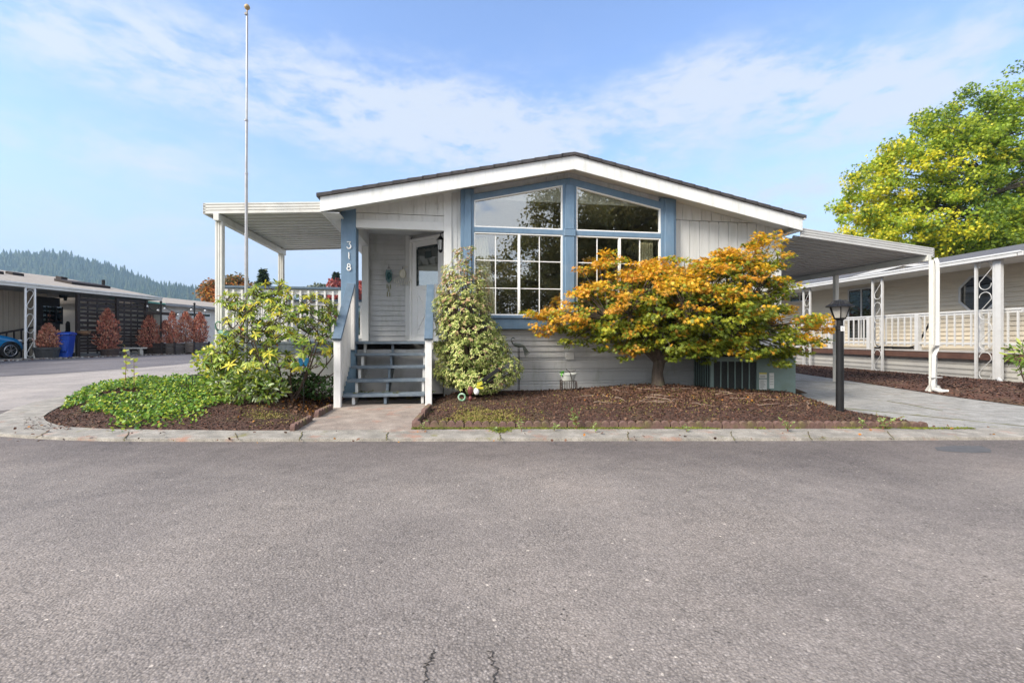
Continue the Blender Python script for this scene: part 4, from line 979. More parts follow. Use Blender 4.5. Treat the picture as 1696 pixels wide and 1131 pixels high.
bush('low_yellow_shrub', 'loose yellow-green shrub at the foot of the awning post', 'shrub', o_, [EB(345, 598, 7.5, 22, 22, o_), EB(372, 580, 7.3, 18, 26, o_), EB(372, 610, 7.2, 26, 22, o_)], 800, .06, SH_OVAL, [rm[1], rm[2], rm[0]], [.5, .25, .25], up=.5)
# ivy-like ground cover
IVP = [p[:2] for p in (gnd(100, 690), gnd(165, 697), gnd(215, 693, .1), gnd(310, 685, .12), gnd(400, 668, .15), gnd(440, 660, .15))]+[(-3.1, 7.2), (-3.9, 8.6), (-5.2, 10.0), (-6.0, 9.8), (-6.8, 9.2)]+[gnd(150, 660)[:2], gnd(112, 676)[:2]]
pts = []
while len(pts) < 21000:
    x = random.uniform(-8, -3); y = random.uniform(5.4, 10.2)
    if inpoly(x, y, IVP) and nz2(x, y, 2.2) > -.28 and nz2(x, y, 7) > -.5:
        h = (.07+.13*sst((y-6.2)/1.6))*(.75+.5*nz2(x, y, 3)); pts.append((x, y, bz(x, y, gz(x, y))+max(.02, h*random.random()**.45)))
for _ in range(700):
    t = random.random(); p = gnd(190+150*t+random.gauss(0, 8), 697-12*t+random.gauss(0, 5), .1); pts.append((p.x, p.y, bz(p.x, p.y)+random.uniform(.01, .06)))
nv = len(pts)
iv = leafcloud('ground_cover', pts, RNG.uniform(.026, .05, nv), SH_OVAL, [leafmat('ivy_green', (.13, .28, .035), (.21, .35, .045), 3, .3, .4), leafmat('ivy_yellow', (.50, .54, .06), (.36, .46, .05), 3, .35, .4), leafmat('ivy_dark', (.03, .085, .02), (.06, .12, .03), 3, .25, .4)], RNG.choice(3, nv, p=[.52, .24, .24]), nrm=np.tile(UP, (nv, 1)), ndir=.5)
iv['kind'] = 'stuff'
# two thin saplings
def sapling(px, pyb, pyt, d, lab, nl=16):
    b_ = at(px, pyb, d); b_.z = bz(b_.x, b_.y, gz(b_.x, b_.y)); H = at(px, pyt, d).z-b_.z
    e = empty('sapling', b_, 0, lab, 'sapling', None); m = MB(); dx = random.uniform(-.06, .06)
    pth = bez((0, 0, 0), (dx, .02, H*.5), (dx*.3, 0, H), 8); m.tube(pth, [.007-.0006*i for i in range(9)], 5); m.build('stem', mat('red_stem', (.20, .08, .05), rough=.6, bump=0), e)
    C = []; T_ = []
    for i in range(nl):
        t = (i+1)/nl; p = pth[min(8, int(t*8))]; a = i*2.4; C.append((p.x, p.y, p.z-.01)); T_.append((math.cos(a), math.sin(a), .3 if t < .9 else 1.2))
    leafcloud('leaves', C, RNG.uniform(.05, .09, nl), SH_OVAL, leafmat('sapling_leaf', (.55, .55, .10), (.38, .46, .10), 6, .4), parent=e, tan=np.array(T_), nrm=np.tile(UP, (nl, 1)), ndir=.5)
sapling(205, 645, 572, 7.3, 'thin yellow-leaved sapling rising from the ground cover, the taller of two', 22)
sapling(222, 645, 592, 7.3, 'thin yellow-leaved sapling rising from the ground cover, the shorter of two', 16)
# weeds
def weed(px, py, hpx, lab, n=40, w=.5):
    g_ = gnd(px, py, .06); z = bz(g_.x, g_.y, .04); d = g_.y; H = hpx*d/FPX
    e = empty('weed', (g_.x, g_.y, z), 0, lab, 'weed', 'green weeds along the front of the right bed'); m = MB(); C = []; T_ = []
    ns = max(2, n//8)
    for k in range(ns):
        a = random.uniform(0, 6.28); tx, ty = math.cos(a)*H*w*random.random(), math.sin(a)*H*w*random.random()
        pth = bez((0, 0, 0), (tx*.3, ty*.3, H*.6), (tx, ty, H*random.uniform(.6, 1)), 5); m.tube(pth, .0025, 4, cap=False)
        for j in range(8):
            p = pth[1+j % 5]; b = random.uniform(0, 6.28); C.append(tuple(p)); T_.append((math.cos(b), math.sin(b), .5))
    m.build('stem', MATS['red_stem'], e)
    leafcloud('leaves', C, RNG.uniform(.025, .05, len(C)), SH_LANCE, leafmat('weed_leaf', (.20, .30, .08), (.34, .40, .16), 8, .35), parent=e, tan=np.array(T_), nrm=np.tile(UP, (len(C), 1)), ndir=.4)
weed(955, 708, 40, 'leafy green weed, the biggest at the front edging of the right bed', 90, .55)
weed(864, 712, 24, 'small pale weed at the edging left of the biggest weed', 24)
weed(918, 711, 14, 'tiny weed just left of the biggest weed', 24)
weed(987, 713, 14, 'tiny pale weed just right of the biggest weed', 16)
weed(699, 710, 16, 'tiny weed at the corner of the bed by the walkway', 16)
weed(1137, 712, 12, 'tiny bright weed at the edging below the maple', 16)
weed(1305, 712, 24, 'small weed at the edging left of the lamp post', 40, .7)
weed(1428, 708, 20, 'small weed near the right tip of the bed', 24, .5)
weed(1462, 708, 26, 'straggly low weed on the right tip of the bed', 70, 1.2)
weed(822, 712, 9, 'tiniest weed against the scalloped blocks', 10)
weed(250, 690, 18, 'reddish weed at the left tip of the left bed', 20) if False else None
# ferns under the steps
fe = empty('fern', HF.w(.85, -.35, .09), 0, 'green ferns growing under the blue porch steps', 'fern')
C = []; T_ = []
for k in range(26):
    a = random.uniform(0, 6.28); L = random.uniform(.15, .34); bx = random.uniform(-.35, .75)
    for j in range(14):
        t = j/14; p = (bx+math.cos(a)*L*t, math.sin(a)*L*t*.6, .04+L*.9*t*(1-.55*t))
        for s in (-1, 1): C.append(p); T_.append((-math.sin(a)*s, math.cos(a)*s, .0))
leafcloud('fronds', C, .05, SH_LANCE, leafmat('fern_green', (.07, .14, .03), (.25, .22, .08), 5, .3), parent=fe, tan=np.array(T_), nrm=np.tile(UP, (len(C), 1)), ndir=.8)

# ================================================================ garden things
# flagpole
fp = at(408, 560, 7.05); zb = bz(fp.x, fp.y, .2)
fl = empty('flagpole', (fp.x, fp.y, zb), 0, 'tall slim silver flagpole with a tan ball on top', 'flagpole')
POLE = mat('galvanised_pole', (.42, .43, .46), (.30, .31, .33), scale=4, metal=.4, rough=.42, bump=0, dirt=(.25, .2, .16), dscale=9, damt=.6)
zt = at(408, 24, 7.05).z-zb
m = MB(); m.tube([(0, 0, 0), (0, 0, zt*.42)], .025, 12); m.tube([(0, 0, zt*.42), (0, 0, zt*.58)], .022, 12); m.tube([(0, 0, zt*.58), (.005, 0, zt*.72)], .018, 12); m.tube([(.005, 0, zt*.72), (.012, 0, zt)], .014, 12)
for h in (.42, .58, .72): m.lathe([(.027, -.012), (.027, .012)], (0, 0, zt*h), 12)
m.build('pole', POLE, fl, smooth=False)
m = MB(); m.tube([(.012, 0, zt), (.012, 0, zt+.09)], .009, 6); m.ball((.012, 0, zt+.11), .042); m.build('finial', mat('tan_ball', (.45, .32, .16), rough=.4, bump=0), fl, smooth=True)
m = MB(); m.box(-.012, .028, -.03, -.0, zt-.02, zt+.01); m.tube([(.03, -.03, zt-.03), (.034, -.034, zt*.7), (.036, -.036, 1.3)], .0035, 4); m.tube([(0, -.035, 1.25), (0, -.06, 1.3), (0, -.035, 1.35)], .006, 5); m.build('halyard', mat('rope_grey', (.35, .33, .30), rough=.9, bump=0), fl)
# lamp post
lp = gnd(1391, 686, .06); lmp = empty('lamp_post', (lp.x, lp.y, .05), 0, 'black lamp post with a frosted lantern at the right end of the bed', 'lamp post')
LK = lp.y/FPX; zL = at(1391, 528, lp.y).z-.05; zT = at(1391, 498, lp.y).z-.05
m = MB(); m.lathe([(.062, -.1), (.062, .0), (.048, .02), (.045, zL-.16), (.05, zL-.15), (.05, zL-.10), (.04, zL-.09), (.04, zL-.01)], n=20)
m.build('post', BLACK, lmp, smooth=False)
x = .0
m = MB(); m.lathe([(.045, zL-.02), (.075, zL), (.08, zL+.01), (.03, zL+.012)], n=6)
zr0 = zT-.085
for k in range(6):
    a = k*math.pi/3; m.tube([(.074*math.cos(a), .074*math.sin(a), zL+.01), (.125*math.cos(a), .125*math.sin(a), zr0)], .006, 5)
m.lathe([(.165, zr0-.004), (.165, zr0+.006), (.12, zr0+.03), (.085, zr0+.075), (.075, zr0+.088), (.03, zr0+.093), (.012, zr0+.10)], n=24)
for k in range(24):
    a = k*math.pi/12; m.tube([(.160*math.cos(a), .160*math.sin(a), zr0+.010), (.118*math.cos(a), .118*math.sin(a), zr0+.034), (.084*math.cos(a), .084*math.sin(a), zr0+.078)], .005, 4)
m.build('lantern_frame', BLACK, lmp)
m = MB(); m.lathe([(.066, zL+.012), (.115, zr0-.006)], n=6); m.build('lantern_glass', mat('lantern_frosted_glass', (.36, .345, .31), (.28, .27, .25), scale=60, rough=.35, bump=.4), lmp)
zt_ = at(1391, 544, lp.y).z-.05
m = MB(); m.box(-.022, .026, -.052, -.0455, zt_-.035, zt_+.03); tg = m.build('number_tag', VINYL, lmp)
m = MB(); m.box(.001, .007, -.0535, -.0521, zt_-.018, zt_+.018); m.box(-.004, .012, -.0536, -.0522, zt_-.022, zt_-.017); m.box(-.004, .001, -.0536, -.0522, zt_+.009, zt_+.014); m.build('numeral', BLACK, tg)
# heat pump
ac = empty('heat_pump', (0, 0, 0), 0, 'big green-grey heat pump unit under the maple at the right corner of the house', 'heat pump')
AP = [gnd(1177, 650, .08), gnd(1315, 656, .03)]
ax_ = Vector((AP[1].x-AP[0].x, AP[1].y-AP[0].y)); AW = 1.50; yawA = HF.phi*.3
ac.location = (at(1177, 650, 8.0).x, 8.0, .02); ac.rotation_euler = (0, 0, -.02); AW = (at(1316, 650, 8.0).x-ac.location.x); AH = at(1300, 592, 8.0).z-.02; AD = 1.0
AG = mat('heat_pump_green', (.19, .26, .24), (.16, .22, .205), scale=1.5, rough=.45, bump=.04, dirt=(.10, .13, .08), dscale=2.5, damt=.5); DK = mat('coil_dark', (.018, .022, .02), (.035, .04, .038), scale=40, rough=.7, bump=.3)
m = MB(); m.box(.02, AW-.02, .02, AD-.02, .04, AH-.03); m.build('coil', DK, ac)
m = MB(); m.box(.0, .055, .0, .055, .0, AH-.02); m.box(.80, AW, .0, .03, .0, AH-.02); m.box(AW-.03, AW, .03, AD, 0, AH-.02); m.box(.055, .80, .003, .04, .0, .05); m.box(.055, .80, .003, .04, AH-.07, AH-.02); m.box(.80, .803, -.004, 0, 0, AH-.02)
for k in range(1, 6): u = .055+k*.745/6; m.box(u-.009, u+.009, .0, .016, .05, AH-.07)
for k in range(1, 9): v = .055+k*.9/9; m.box(.0, .016, v-.006, v+.006, .03, AH-.07)
m.box(.0, .05, AD-.05, AD, 0, AH-.02); m.build('cabinet', AG, ac, bevel=.004)
m = MB(); m.box(-.01, AW+.01, -.01, AD+.01, AH-.02, AH+.012); m.build('lid', AG, ac, bevel=.006)
m = MB(); m.lathe([(.36, 0), (.36, .02), (.33, .03), (.05, .035)], (.45, .5, AH+.012), 24); m.build('fan_guard', DK, ac)
m = MB(); m.box(.865, .868, -.003, .0, 0.02, AH-.03); m.build('panel_seam', DK, ac) if False else None
LBL = mat('sticker_white', (.66, .66, .62), (.6, .6, .58), rough=.5, bump=0)
m = MB(); m.box(.845, .975, -.0035, -.0005, .38, .47); m.box(.845, .975, -.0035, -.0005, .18, .36); m.box(.865, .935, -.0035, -.0005, .05, .11); m.box(1.02, 1.10, -.0035, -.0005, .20, .47)
st = m.build('sticker', LBL, ac)
m = MB(); m.box(.845, .975, -.0042, -.0036, .45, .475); m.build('warning_stripe', mat('sticker_yellow', (.6, .52, .08), rough=.5, bump=0), st)
m = MB()
for i in range(9): m.box(.86, .86+.10*random.uniform(.5, 1), -.0045, -.0036, .20+i*.017, .205+i*.017)
for i in range(4): m.box(1.03, 1.09, -.0045, -.0036, .27+i*.045, .275+i*.045)
for i in range(2): m.box(.86, .95, -.0045, -.0036, .40+i*.018, .406+i*.018)
m.build('sticker_print', BLACK, st)
# crane ornament (green metal) by the deck
VERD = mat('verdigris_metal', (.04, .16, .14), (.12, .16, .12), scale=30, rough=.5, metal=.3, bump=.3, bscale=80)
def bird(name, lab, base, S, body, neck, legs, tail, m_, crest=False):
    e = empty(name, base, 0, lab, 'garden ornament')
    m = MB(); vs = body; k = len(vs)
    m.tube([p for p, r in vs], [r for p, r in vs], 10); m.build('body', m_, e, smooth=True)
    m = MB(); m.tube([p for p, r in neck], [r for p, r in neck], 8); m.build('neck', m_, e, smooth=True)
    m = MB()
    for a, b in legs: m.tube([a, (a[0]+.01, a[1], (a[2]+b[2])/2), b], .006, 6); m.tube([b, (b[0]-.05, b[1], b[2])], .005, 4)
    m.build('leg', BLACK, e)
    m = MB()
    for i, (p, q, r_) in enumerate(tail): m.tube([p, q], [r_, r_*.3], 5)
    m.build('tail', m_, e)
    return e
bp = at(373, 585, 7.2); zb = bz(bp.x, bp.y, .3); cz = at(373, 554, 7.2).z-zb
bird('crane_ornament', 'green metal crane ornament with a curved neck beside the awning post', (bp.x, bp.y, zb), 1,
     [((-.11, 0, cz+.05), .02), ((-.06, 0, cz+.03), .055), ((.02, 0, cz+.0), .068), ((.09, 0, cz-.015), .045), ((.15, 0, cz-.03), .012)],
     [((-.10, 0, cz+.05), .022), ((-.15, 0, cz+.10), .013), ((-.155, 0, cz+.17), .010), ((-.12, 0, cz+.205), .012), ((-.09, 0, cz+.195), .014), ((-.055, 0, cz+.175), .002)],
     [((.0, .02, cz-.05), (.01, .02, .0)), ((.04, -.02, cz-.05), (.06, -.02, .0))], [((.08, 0, cz+.01), (.17, .02, cz-.07), .02), ((.08, 0, cz), (.18, -.02, cz-.04), .02)], VERD)
# small peacock ornament against the skirting
pq = HF.w(3.18, .18, 0); pz = bz(pq.x, pq.y, .12); P_ = lambda px, py: at(px, py, pq.y)
c0 = P_(858, 572)-Vector((pq.x, pq.y, pz)); c0.y = 0
bird('peacock_ornament', 'small grey-green metal peacock ornament against the grey skirting', (pq.x, pq.y, pz), 1,
     [((c0.x-.10, 0, c0.z+.03), .012), ((c0.x-.05, 0, c0.z+.015), .035), ((c0.x+.02, 0, c0.z), .04), ((c0.x+.08, 0, c0.z-.01), .025), ((c0.x+.12, 0, c0.z-.03), .01)],
     [((c0.x-.09, 0, c0.z+.03), .014), ((c0.x-.125, 0, c0.z+.09), .009), ((c0.x-.10, 0, c0.z+.135), .009), ((c0.x-.08, 0, c0.z+.13), .014), ((c0.x-.045, 0, c0.z+.115), .002)],
     [((c0.x, .01, c0.z-.03), (c0.x, .01, .0)), ((c0.x+.02, -.01, c0.z-.03), (c0.x+.02, -.01, .0))],
     [((c0.x+.09, 0, c0.z-.0), (c0.x+.13+i*.018, 0, c0.z-.20+i*.015), .018) for i in range(5)], mat('aged_pewter', (.16, .18, .15), (.09, .10, .09), scale=30, rough=.6, bump=.2))
# planter cart
cq = gnd(941, 654, .12); pc = empty('planter_cart', (cq.x, cq.y, bz(cq.x, cq.y)), .1, 'small wire plant cart carrying a weathered white bowl on the mulch', 'planter')
m = MB(); m.lathe([(.10, .17), (.135, .26), (.15, .275), (.15, .295), (.135, .295), (.12, .27), (.02, .25)], n=24, squash=(1, .75)); m.build('bowl', DIRTYW, pc, smooth=False)
m = MB()
for s in (-1, 1):
    m.tube([(s*.12, -.10, 0), (s*.12, -.09, .17), (s*.12, .1, .17), (s*.12, .10, 0)], .006, 6)
    for y in (-.04,): m.tube([(s*.13, y+.075*math.cos(R(a)), .08+.075*math.sin(R(a))) for a in range(0, 361, 20)], .006, 5, cap=False)
    for a in range(0, 180, 45): m.tube([(s*.13, -.04-.075*math.cos(R(a)), .08-.075*math.sin(R(a))), (s*.13, -.04+.075*math.cos(R(a)), .08+.075*math.sin(R(a)))], .003, 4)
for y in (-.09, 0, .1): m.tube([(-.12, y, .17), (.12, y, .17)], .006, 6)
for x in (-.08, -.04, 0, .04, .08): m.tube([(x, -.09, .17), (x, -.09, .05), (x*.5, -.09, .02)], .005, 5)
m.tube([(.03, -.11, -.06), (.035, -.12, .20), (.0, -.12, .33), (-.05, -.12, .36), (-.06, -.12, .38)], .007, 6); m.tube([(.03, -.12, .33), (.08, -.12, .345), (.11, -.12, .36)], .006, 6)
m.build('wire_frame', RUST, pc)
leafcloud('plant', [(-.12+random.uniform(-.03, .03), -.05, .30) for _ in range(12)], .06, SH_OVAL, leafmat('fresh_green', (.10, .35, .05), (.15, .42, .08), 5, .3), parent=pc)
# whirligig bird ornament: black wing blade, yellow beak, white and red body
wq = gnd(785, 664, .12); wq.y = 6.82; wq.x = (785-CX)/FPX*6.82; wq.y += .1; wq.x; wb = empty('bird_whirligig', (wq.x, wq.y-.1, bz(wq.x, wq.y-.1)), 0, 'black yellow and white bird whirligig standing before the conical shrub', 'garden ornament')
WK = 6.82/FPX
def wp(px, py, y=0): return Vector(((px-CX)*WK-wb.location.x, y, CH-(py-HY)*WK-wb.location.z))
m = MB(); P4 = [wp(824, 609), wp(829, 613), wp(797, 637), wp(790, 640), wp(795, 630)]; m.prism([(p.x, p.z) for p in P4], -.01, .012); P4 = [wp(818, 622), wp(822, 624), wp(800, 640), wp(795, 641)]; m.prism([(p.x, p.z) for p in P4], .02, .03); m.build('wing', BLACK, wb, bevel=.003)
m = MB()
for P4 in ([(790, 634), (799, 631), (799, 637), (790, 640)], [(789, 640), (801, 641), (800, 644), (789, 643)]): m.prism([(wp(*p).x, wp(*p).z) for p in P4], -.02, .016)
m.build('beak', mat('ornament_yellow', (.55, .50, .04), rough=.5, bump=0), wb)
m = MB(); a = wp(789, 648); m.ball((a.x, 0, a.z), .042, .03, .055); m.build('breast', VINYL, wb, smooth=True)
m = MB(); a = wp(779, 647); m.ball((a.x, .01, a.z), .045, .035, .07); a = wp(779, 660); m.ball((a.x, .01, a.z), .03, .03, .04); m.tube([(a.x, .01, a.z), (a.x, .01, -.02)], .012); m.build('body', mat('ornament_red_brown', (.16, .035, .03), (.08, .03, .03), scale=30, rough=.5, bump=.1), wb, smooth=True)
gq = gnd(765, 657, .12); gq.y = 6.85; gq.x = (765-CX)/FPX*6.85; gb = empty('glass_float', (gq.x, gq.y, bz(gq.x, gq.y)+.03), 0, 'small green and white ring ornament at the foot of the conical shrub', 'garden ornament')
m = MB(); m.tube([(.05*math.cos(R(a)), 0, .03+.05*math.sin(R(a))) for a in range(0, 361, 20)], .014, 8, cap=False); m.build('ring', mat('ornament_green', (.03, .22, .08), (.5, .6, .5), scale=18, rough=.3, bump=0), gb, smooth=True)
# blue glass butterfly stake
bq = at(503, 600, 6.35); bs = empty('butterfly_stake', (bq.x, bq.y, bz(bq.x, bq.y)), 0, 'blue glass butterfly on a stake in front of the rhododendron', 'garden ornament')
zz = bq.z-bs.location.z
m = MB(); m.tube([(0, 0, 0), (0, 0, zz)], .004, 5); m.build('stake', BLACK, bs)
for s in (-1, 1):
    m = MB(); m.prism([(0, zz-.01), (s*.03, zz+.06), (s*.075, zz+.06), (s*.07, zz+.0), (s*.055, zz-.02), (s*.05, zz-.06), (s*.02, zz-.05)], -.008, .004); m.build('wing', mat('blue_glass', (.005, .045, .12), (.005, .09, .15), scale=20, rough=.12, bump=.1), bs, bevel=.003)
# low wire tray on the ground cover
tq = at(334, 621, 7.1); ty = empty('wire_tray', (tq.x, tq.y, bz(tq.x, tq.y, .3)), .1, 'low black wire plant stand half sunk in the ground cover', 'plant stand')
h = tq.z-ty.location.z; m = MB()
m.tube([(-.13, -.06, h), (.12, -.06, h), (.12, .1, h), (-.13, .1, h), (-.13, -.06, h)], .006, 5)
for k in range(5): m.tube([(-.10+k*.05, -.06, h), (-.10+k*.05, .1, h)], .004, 4)
for s, t in ((-1, -.06), (1, -.06), (-1, .1), (1, .1)): m.tube([(s*.12, t, h), (s*.15, t, h*.8), (s*.19, t, h*.9), (s*.20, t, 0)], .006, 5)
m.build('wire_frame', BLACK, ty)
# ================================================================ right neighbour (frame RF: v deep, u to the right)
CREAM = mat('cream_lap_paint', (.60, .53, .42), (.54, .475, .37), scale=2, rough=.6, bump=.1, stretch=(.6, .6, 6), dirt=(.4, .38, .32), dscale=1.5, damt=.3)
RSK = mat('neighbour_skirt', (.42, .41, .38), (.35, .34, .32), scale=2, rough=.55, bump=.1, dirt=(.3, .3, .26), dscale=2, damt=.4)
BRN = mat('deck_fascia_brown', (.10, .05, .035), (.07, .035, .026), scale=4, rough=.7, bump=.2)
GSH = mat('grey_shingles', (.13, .13, .14), (.075, .075, .085), scale=14, rough=.95, bump=.6, bscale=80)
rh = empty('neighbour_house', RF.w(0, 0, 0), RF.phi, 'cream lap-sided neighbour house with white gutter, octagonal window and grey shingle roof', 'house')
WUu = 1.35; VF, VB = -.75, 15.0
m = MB()
z = .55
while z < 3.05:
    t = min(z+.125, 3.05); m.prism([(WUu-.014, z), (WUu, t), (WUu+.03, t), (WUu+.03, z)], VF+.4, VB, 'y') if False else None
    b = [(WUu-.03, z), (WUu, t), (WUu+.03, t), (WUu+.03, z)]; m.prism([(p[0], p[1]) for p in b], VF+.4, VB); z = t
m.box(WUu+.03, 9, VF+.4, VF+.45, .1, 3.05)
m.build('wall', CREAM, rh)
m = MB(); m.box(WUu-.03, WUu+.05, VF+.34, VF+.46, .1, 3.0); m.build('corner_board', VINYLN, rh)
m = MB()   # eave, gutter
m.box(-.12, 9, VF-.02, VB, 3.02, 3.06); ev = m.build('soffit', TRIMG, rh)
m = MB(); m.box(-.22, -.12, VF, VB, 2.965, 3.07); m.box(-.12, -.10, VF, VB, 2.96, 3.11); m.box(-.22, 9, VF-.12, VF-.02, 2.965, 3.07); m.box(-.235, -.22, VF-.12, VB, 3.045, 3.075); m.build('gutter', VINYLN, rh, bevel=.008)
m = MB(); m.prism([(-.14, 3.08), (4.6, 4.05), (9.3, 3.08)], VF-.03, VB); rfo = m.build('roof', GSH, rh)
m = MB()   # cross gable over the porch
va, vp, vb = RF.onu(1352, 473, .95)[0], RF.onu(1497, 437, .95)[0], RF.onu(1540, 444, .95)[0]
zp = RF.onu(1497, 437, .95)[1]
def gab(m, lo, u0, u1): m.prism([(va, 3.06), (vp, zp-lo), (vb, 3.22-lo*.5), (vb, 3.06)], u0, u1, 'x')
m = MB(); gab(m, .02, .97, 3.2); gb_ = m.build('cross_gable', CREAM, rh)
m = MB(); A = Vector((.93, va, 3.08)); B = Vector((.93, vp, zp)); C_ = Vector((.93, vb, 3.24)); m.beam(A, B, .06, .13); m.beam(B, C_, .06, .11); m.build('rake_board', VINYLN, rh)
m = MB(); m.prism([(va-.0, 3.12), (vp, zp+.05), (vp, zp+.08), (va, 3.15)], .9, 3.4, 'x'); m.prism([(vp, zp+.05), (vb, 3.26), (vb, 3.29), (vp, zp+.08)], .9, 3.4, 'x'); m.build('gable_roof', GSH, rh)
# windows in the wall plane
def wwin(px0, px1, py0, py1, mull=True):
    v1 = RF.onu(px0, 500, WUu)[0]; v0 = RF.onu(px1, 500, WUu)[0]; zt = RF.onu((px0+px1)/2, py0, WUu)[1]; zb = RF.onu((px0+px1)/2, py1, WUu)[1]
    m = MB(); u = WUu-.05
    for a, b, c, d in ((v0, v1, zb, zb+.05), (v0, v1, zt-.05, zt), (v0, v0+.05, zb+.05, zt-.05), (v1-.05, v1, zb+.05, zt-.05)): m.box(u, u+.05, a, b, c, d)
    if mull: m.box(u, u+.05, (v0+v1)/2-.025, (v0+v1)/2+.025, zb+.05, zt-.05)
    w = m.build('window', VINYLN, rh); m = MB(); m.box(u+.02, u+.028, v0+.04, v1-.04, zb+.04, zt-.04); m.build('pane', NG, w)
NG = glassmat('neighbour_glass', (.12, .13, .13), 1.8, .05)
wwin(1406, 1452, 477, 562); wwin(1309, 1345, 487, 500); wwin(1290, 1303, 487, 500, False)
vc, zc = RF.onu(1622, 486, WUu-.03); r = .56
oc = [(vc+r*math.cos(R(22.5+45*k)), zc+r*.98*math.sin(R(22.5+45*k))) for k in range(8)]; oi = [(vc+(r-.06)*math.cos(R(22.5+45*k)), zc+(r-.06)*.98*math.sin(R(22.5+45*k))) for k in range(8)]
m = MB()
for k in range(8): m.prism([oc[k], oc[(k+1) % 8], oi[(k+1) % 8], oi[k]], WUu-.06, WUu-.0, 'x')
w = m.build('window', VINYLN, rh); w['label'] = 'octagonal window with white frame'
m = MB(); m.prism(oi, WUu-.035, WUu-.028, 'x'); m.build('pane', NG, w)
m = MB(); m.box(WUu-.027, WUu-.022, vc-.28, vc-.05, zc-.5, zc+.1); m.build('curtain', mat('blue_curtain', (.3, .34, .4), rough=.8, bump=0), w)
# skirting and deck
m = MB()
z = .05
while z < .56: m.box(.20, .23, VF+.25, VB, z, z+.10); m.box(.185, .20, VF+.25, VB, z+.10, z+.112); m.box(.205, .23, VF+.25, VB, z+.10, z+.13); m.box(.185, .20, VF+.25, VB, z+.122, z+.134); z += .135
m.box(.17, .24, VF+.13, VF+.26, .03, .6); m.box(.24, 9, VF+.2, VF+.23, .03, .56)
m.build('skirting', RSK, rh)
m = MB(); m.box(.08, .12, VF+.1, VB, .56, .73); m.box(.12, 9, VF+.1, VF+.14, .56, .73); m.build('deck_fascia', BRN, rh)
m = MB()
for k in range(10): m.box(.06+k*.13, .06+k*.13+.125, VF+.08, VB, .731, .76)
m.build('deck_floor', mat('deck_board_grey', (.42, .40, .38), rough=.8, bump=.2), rh)
pr = empty('porch_railing', RF.w(0, 0, 0), RF.phi, 'white picket railing along the neighbour house porch', 'railing')
m = MB(); m.box(.10, .20, VF+.15, 12, 1.76, 1.81); m.box(.12, .18, VF+.15, 12, 1.70, 1.76); m.box(.12, .18, VF+.15, 12, .93, .99); m.build('rail', VINYLN, pr, bevel=.004)
v = VF+.2; k = 0
while v < 11.9:
    m = MB()
    if k % 8 == 4: m.box(.08, .19, v-.02, v+.09, .70, 1.76); m.build('post', VINYLN, pr)
    else: m.box(.10, .128, v, v+.036, .88, 1.75); m.build('picket', VINYLN, pr)
    v += .20; k += 1
def trellis(name, p, ux, z0, z1, wd, lab, grp, mm, nS=4):
    e = empty(name, p, math.atan2(ux[1], ux[0]), lab, 'porch post', grp)
    m = MB(); m.box(-.025, .025, -.025, .025, z0, z1); m.box(wd-.025, wd+.025, -.025, .025, z0, z1); m.box(.025, wd-.025, -.02, .02, z1-.04, z1); m.build('upright', mm, e)
    m = MB(); H = z1-z0; L = H/nS
    for k in range(nS):
        c = z0+L*(k+.5); pts = []; r = wd*.33; a = wd/2; s = L*.28
        for t in range(0, 181, 20): pts.append((a+r*math.cos(R(180-t)), 0, c+s+r*math.sin(R(t))))
        pts += [(a+r, 0, c+s-.05), (a-r, 0, c-s+.05)]
        for t in range(0, 181, 20): pts.append((a-r*math.cos(R(t)), 0, c-s-r*math.sin(R(t))))
        pts += [(a+r, 0, c-s+.02)]
        m.tube(pts, .009, 6)
    m.build('scroll_work', mm, e); return e
for k, (v, lb) in enumerate(((.0, 'white scrollwork porch post with a downspout, nearest the street'), (2.95, 'white scrollwork porch post in the middle, right of the carport\'s back post'), (5.95, 'white scrollwork porch post farthest back, beside the maple'))):
    p = RF.w(-.05, v+.22, .0); a = RF.v*-1; trellis('scrollwork_post', p, (RF.v.x*-1, RF.v.y*-1), .05, 2.99, .40 if k == 0 else .34, lb, 'scrollwork posts of the neighbour porch', VINYLN)
m = MB(); m.box(-.09, -.01, -.34, -.22, .12, 2.96); m.tube([(-.05, -.28, .16), (-.10, -.33, .09), (-.2, -.45, .06)], .045, 6); ds = m.build('downspout', VINYLN, rh)
# hammock stand on the porch
hs = empty('hammock_stand', RF.w(.75, 0, .76), RF.phi, 'black steel hammock stand behind the neighbour porch railing', 'hammock stand')
v0_, v1_ = RF.onu(1536, 540, .6)[0], RF.onu(1422, 540, .6)[0]
m = MB(); m.tube([(0, v0_, .9), (0, v0_+.45, .12), (0, v0_+.7, .05), (0, v1_-.7, .05), (0, v1_-.45, .12), (0, v1_, .85)], .028, 8); m.tube([(-.45, v0_+.8, .03), (.4, v0_+.8, .03)], .025, 6); m.tube([(-.45, v1_-.8, .03), (.4, v1_-.8, .03)], .025, 6); m.build('frame', BLACK, hs)
q = at(1700, 600, 9.3); q.z = .1
bush('rhododendron', 'small green rhododendron at the right edge before the neighbour skirting', 'shrub', q, [EB(1700, 585, 9.3, 24, 18, q), EB(1720, 600, 9.3, 26, 26, q)], 260, .14, SH_RH, [rm[0], rm[1]], [.7, .3], up=.5)
# brown-roofed house farther back between the carport and the maple
fr_ = empty('far_right_house', (13.2, 28, 0), -.06, 'distant house with a rusty brown roof seen beneath the carport', 'house')
m = MB(); m.box(-2, 6, 0, 6, 0, 3.6); m.build('wall', CREAM, fr_)
m = MB(); m.prism([(-2.4, 3.55), (3, 4.9), (6.4, 3.7)], -.4, 6.4); m.build('roof', mat('rusty_roof', (.26, .10, .06), (.16, .07, .05), scale=3, rough=.95, bump=.4), fr_)

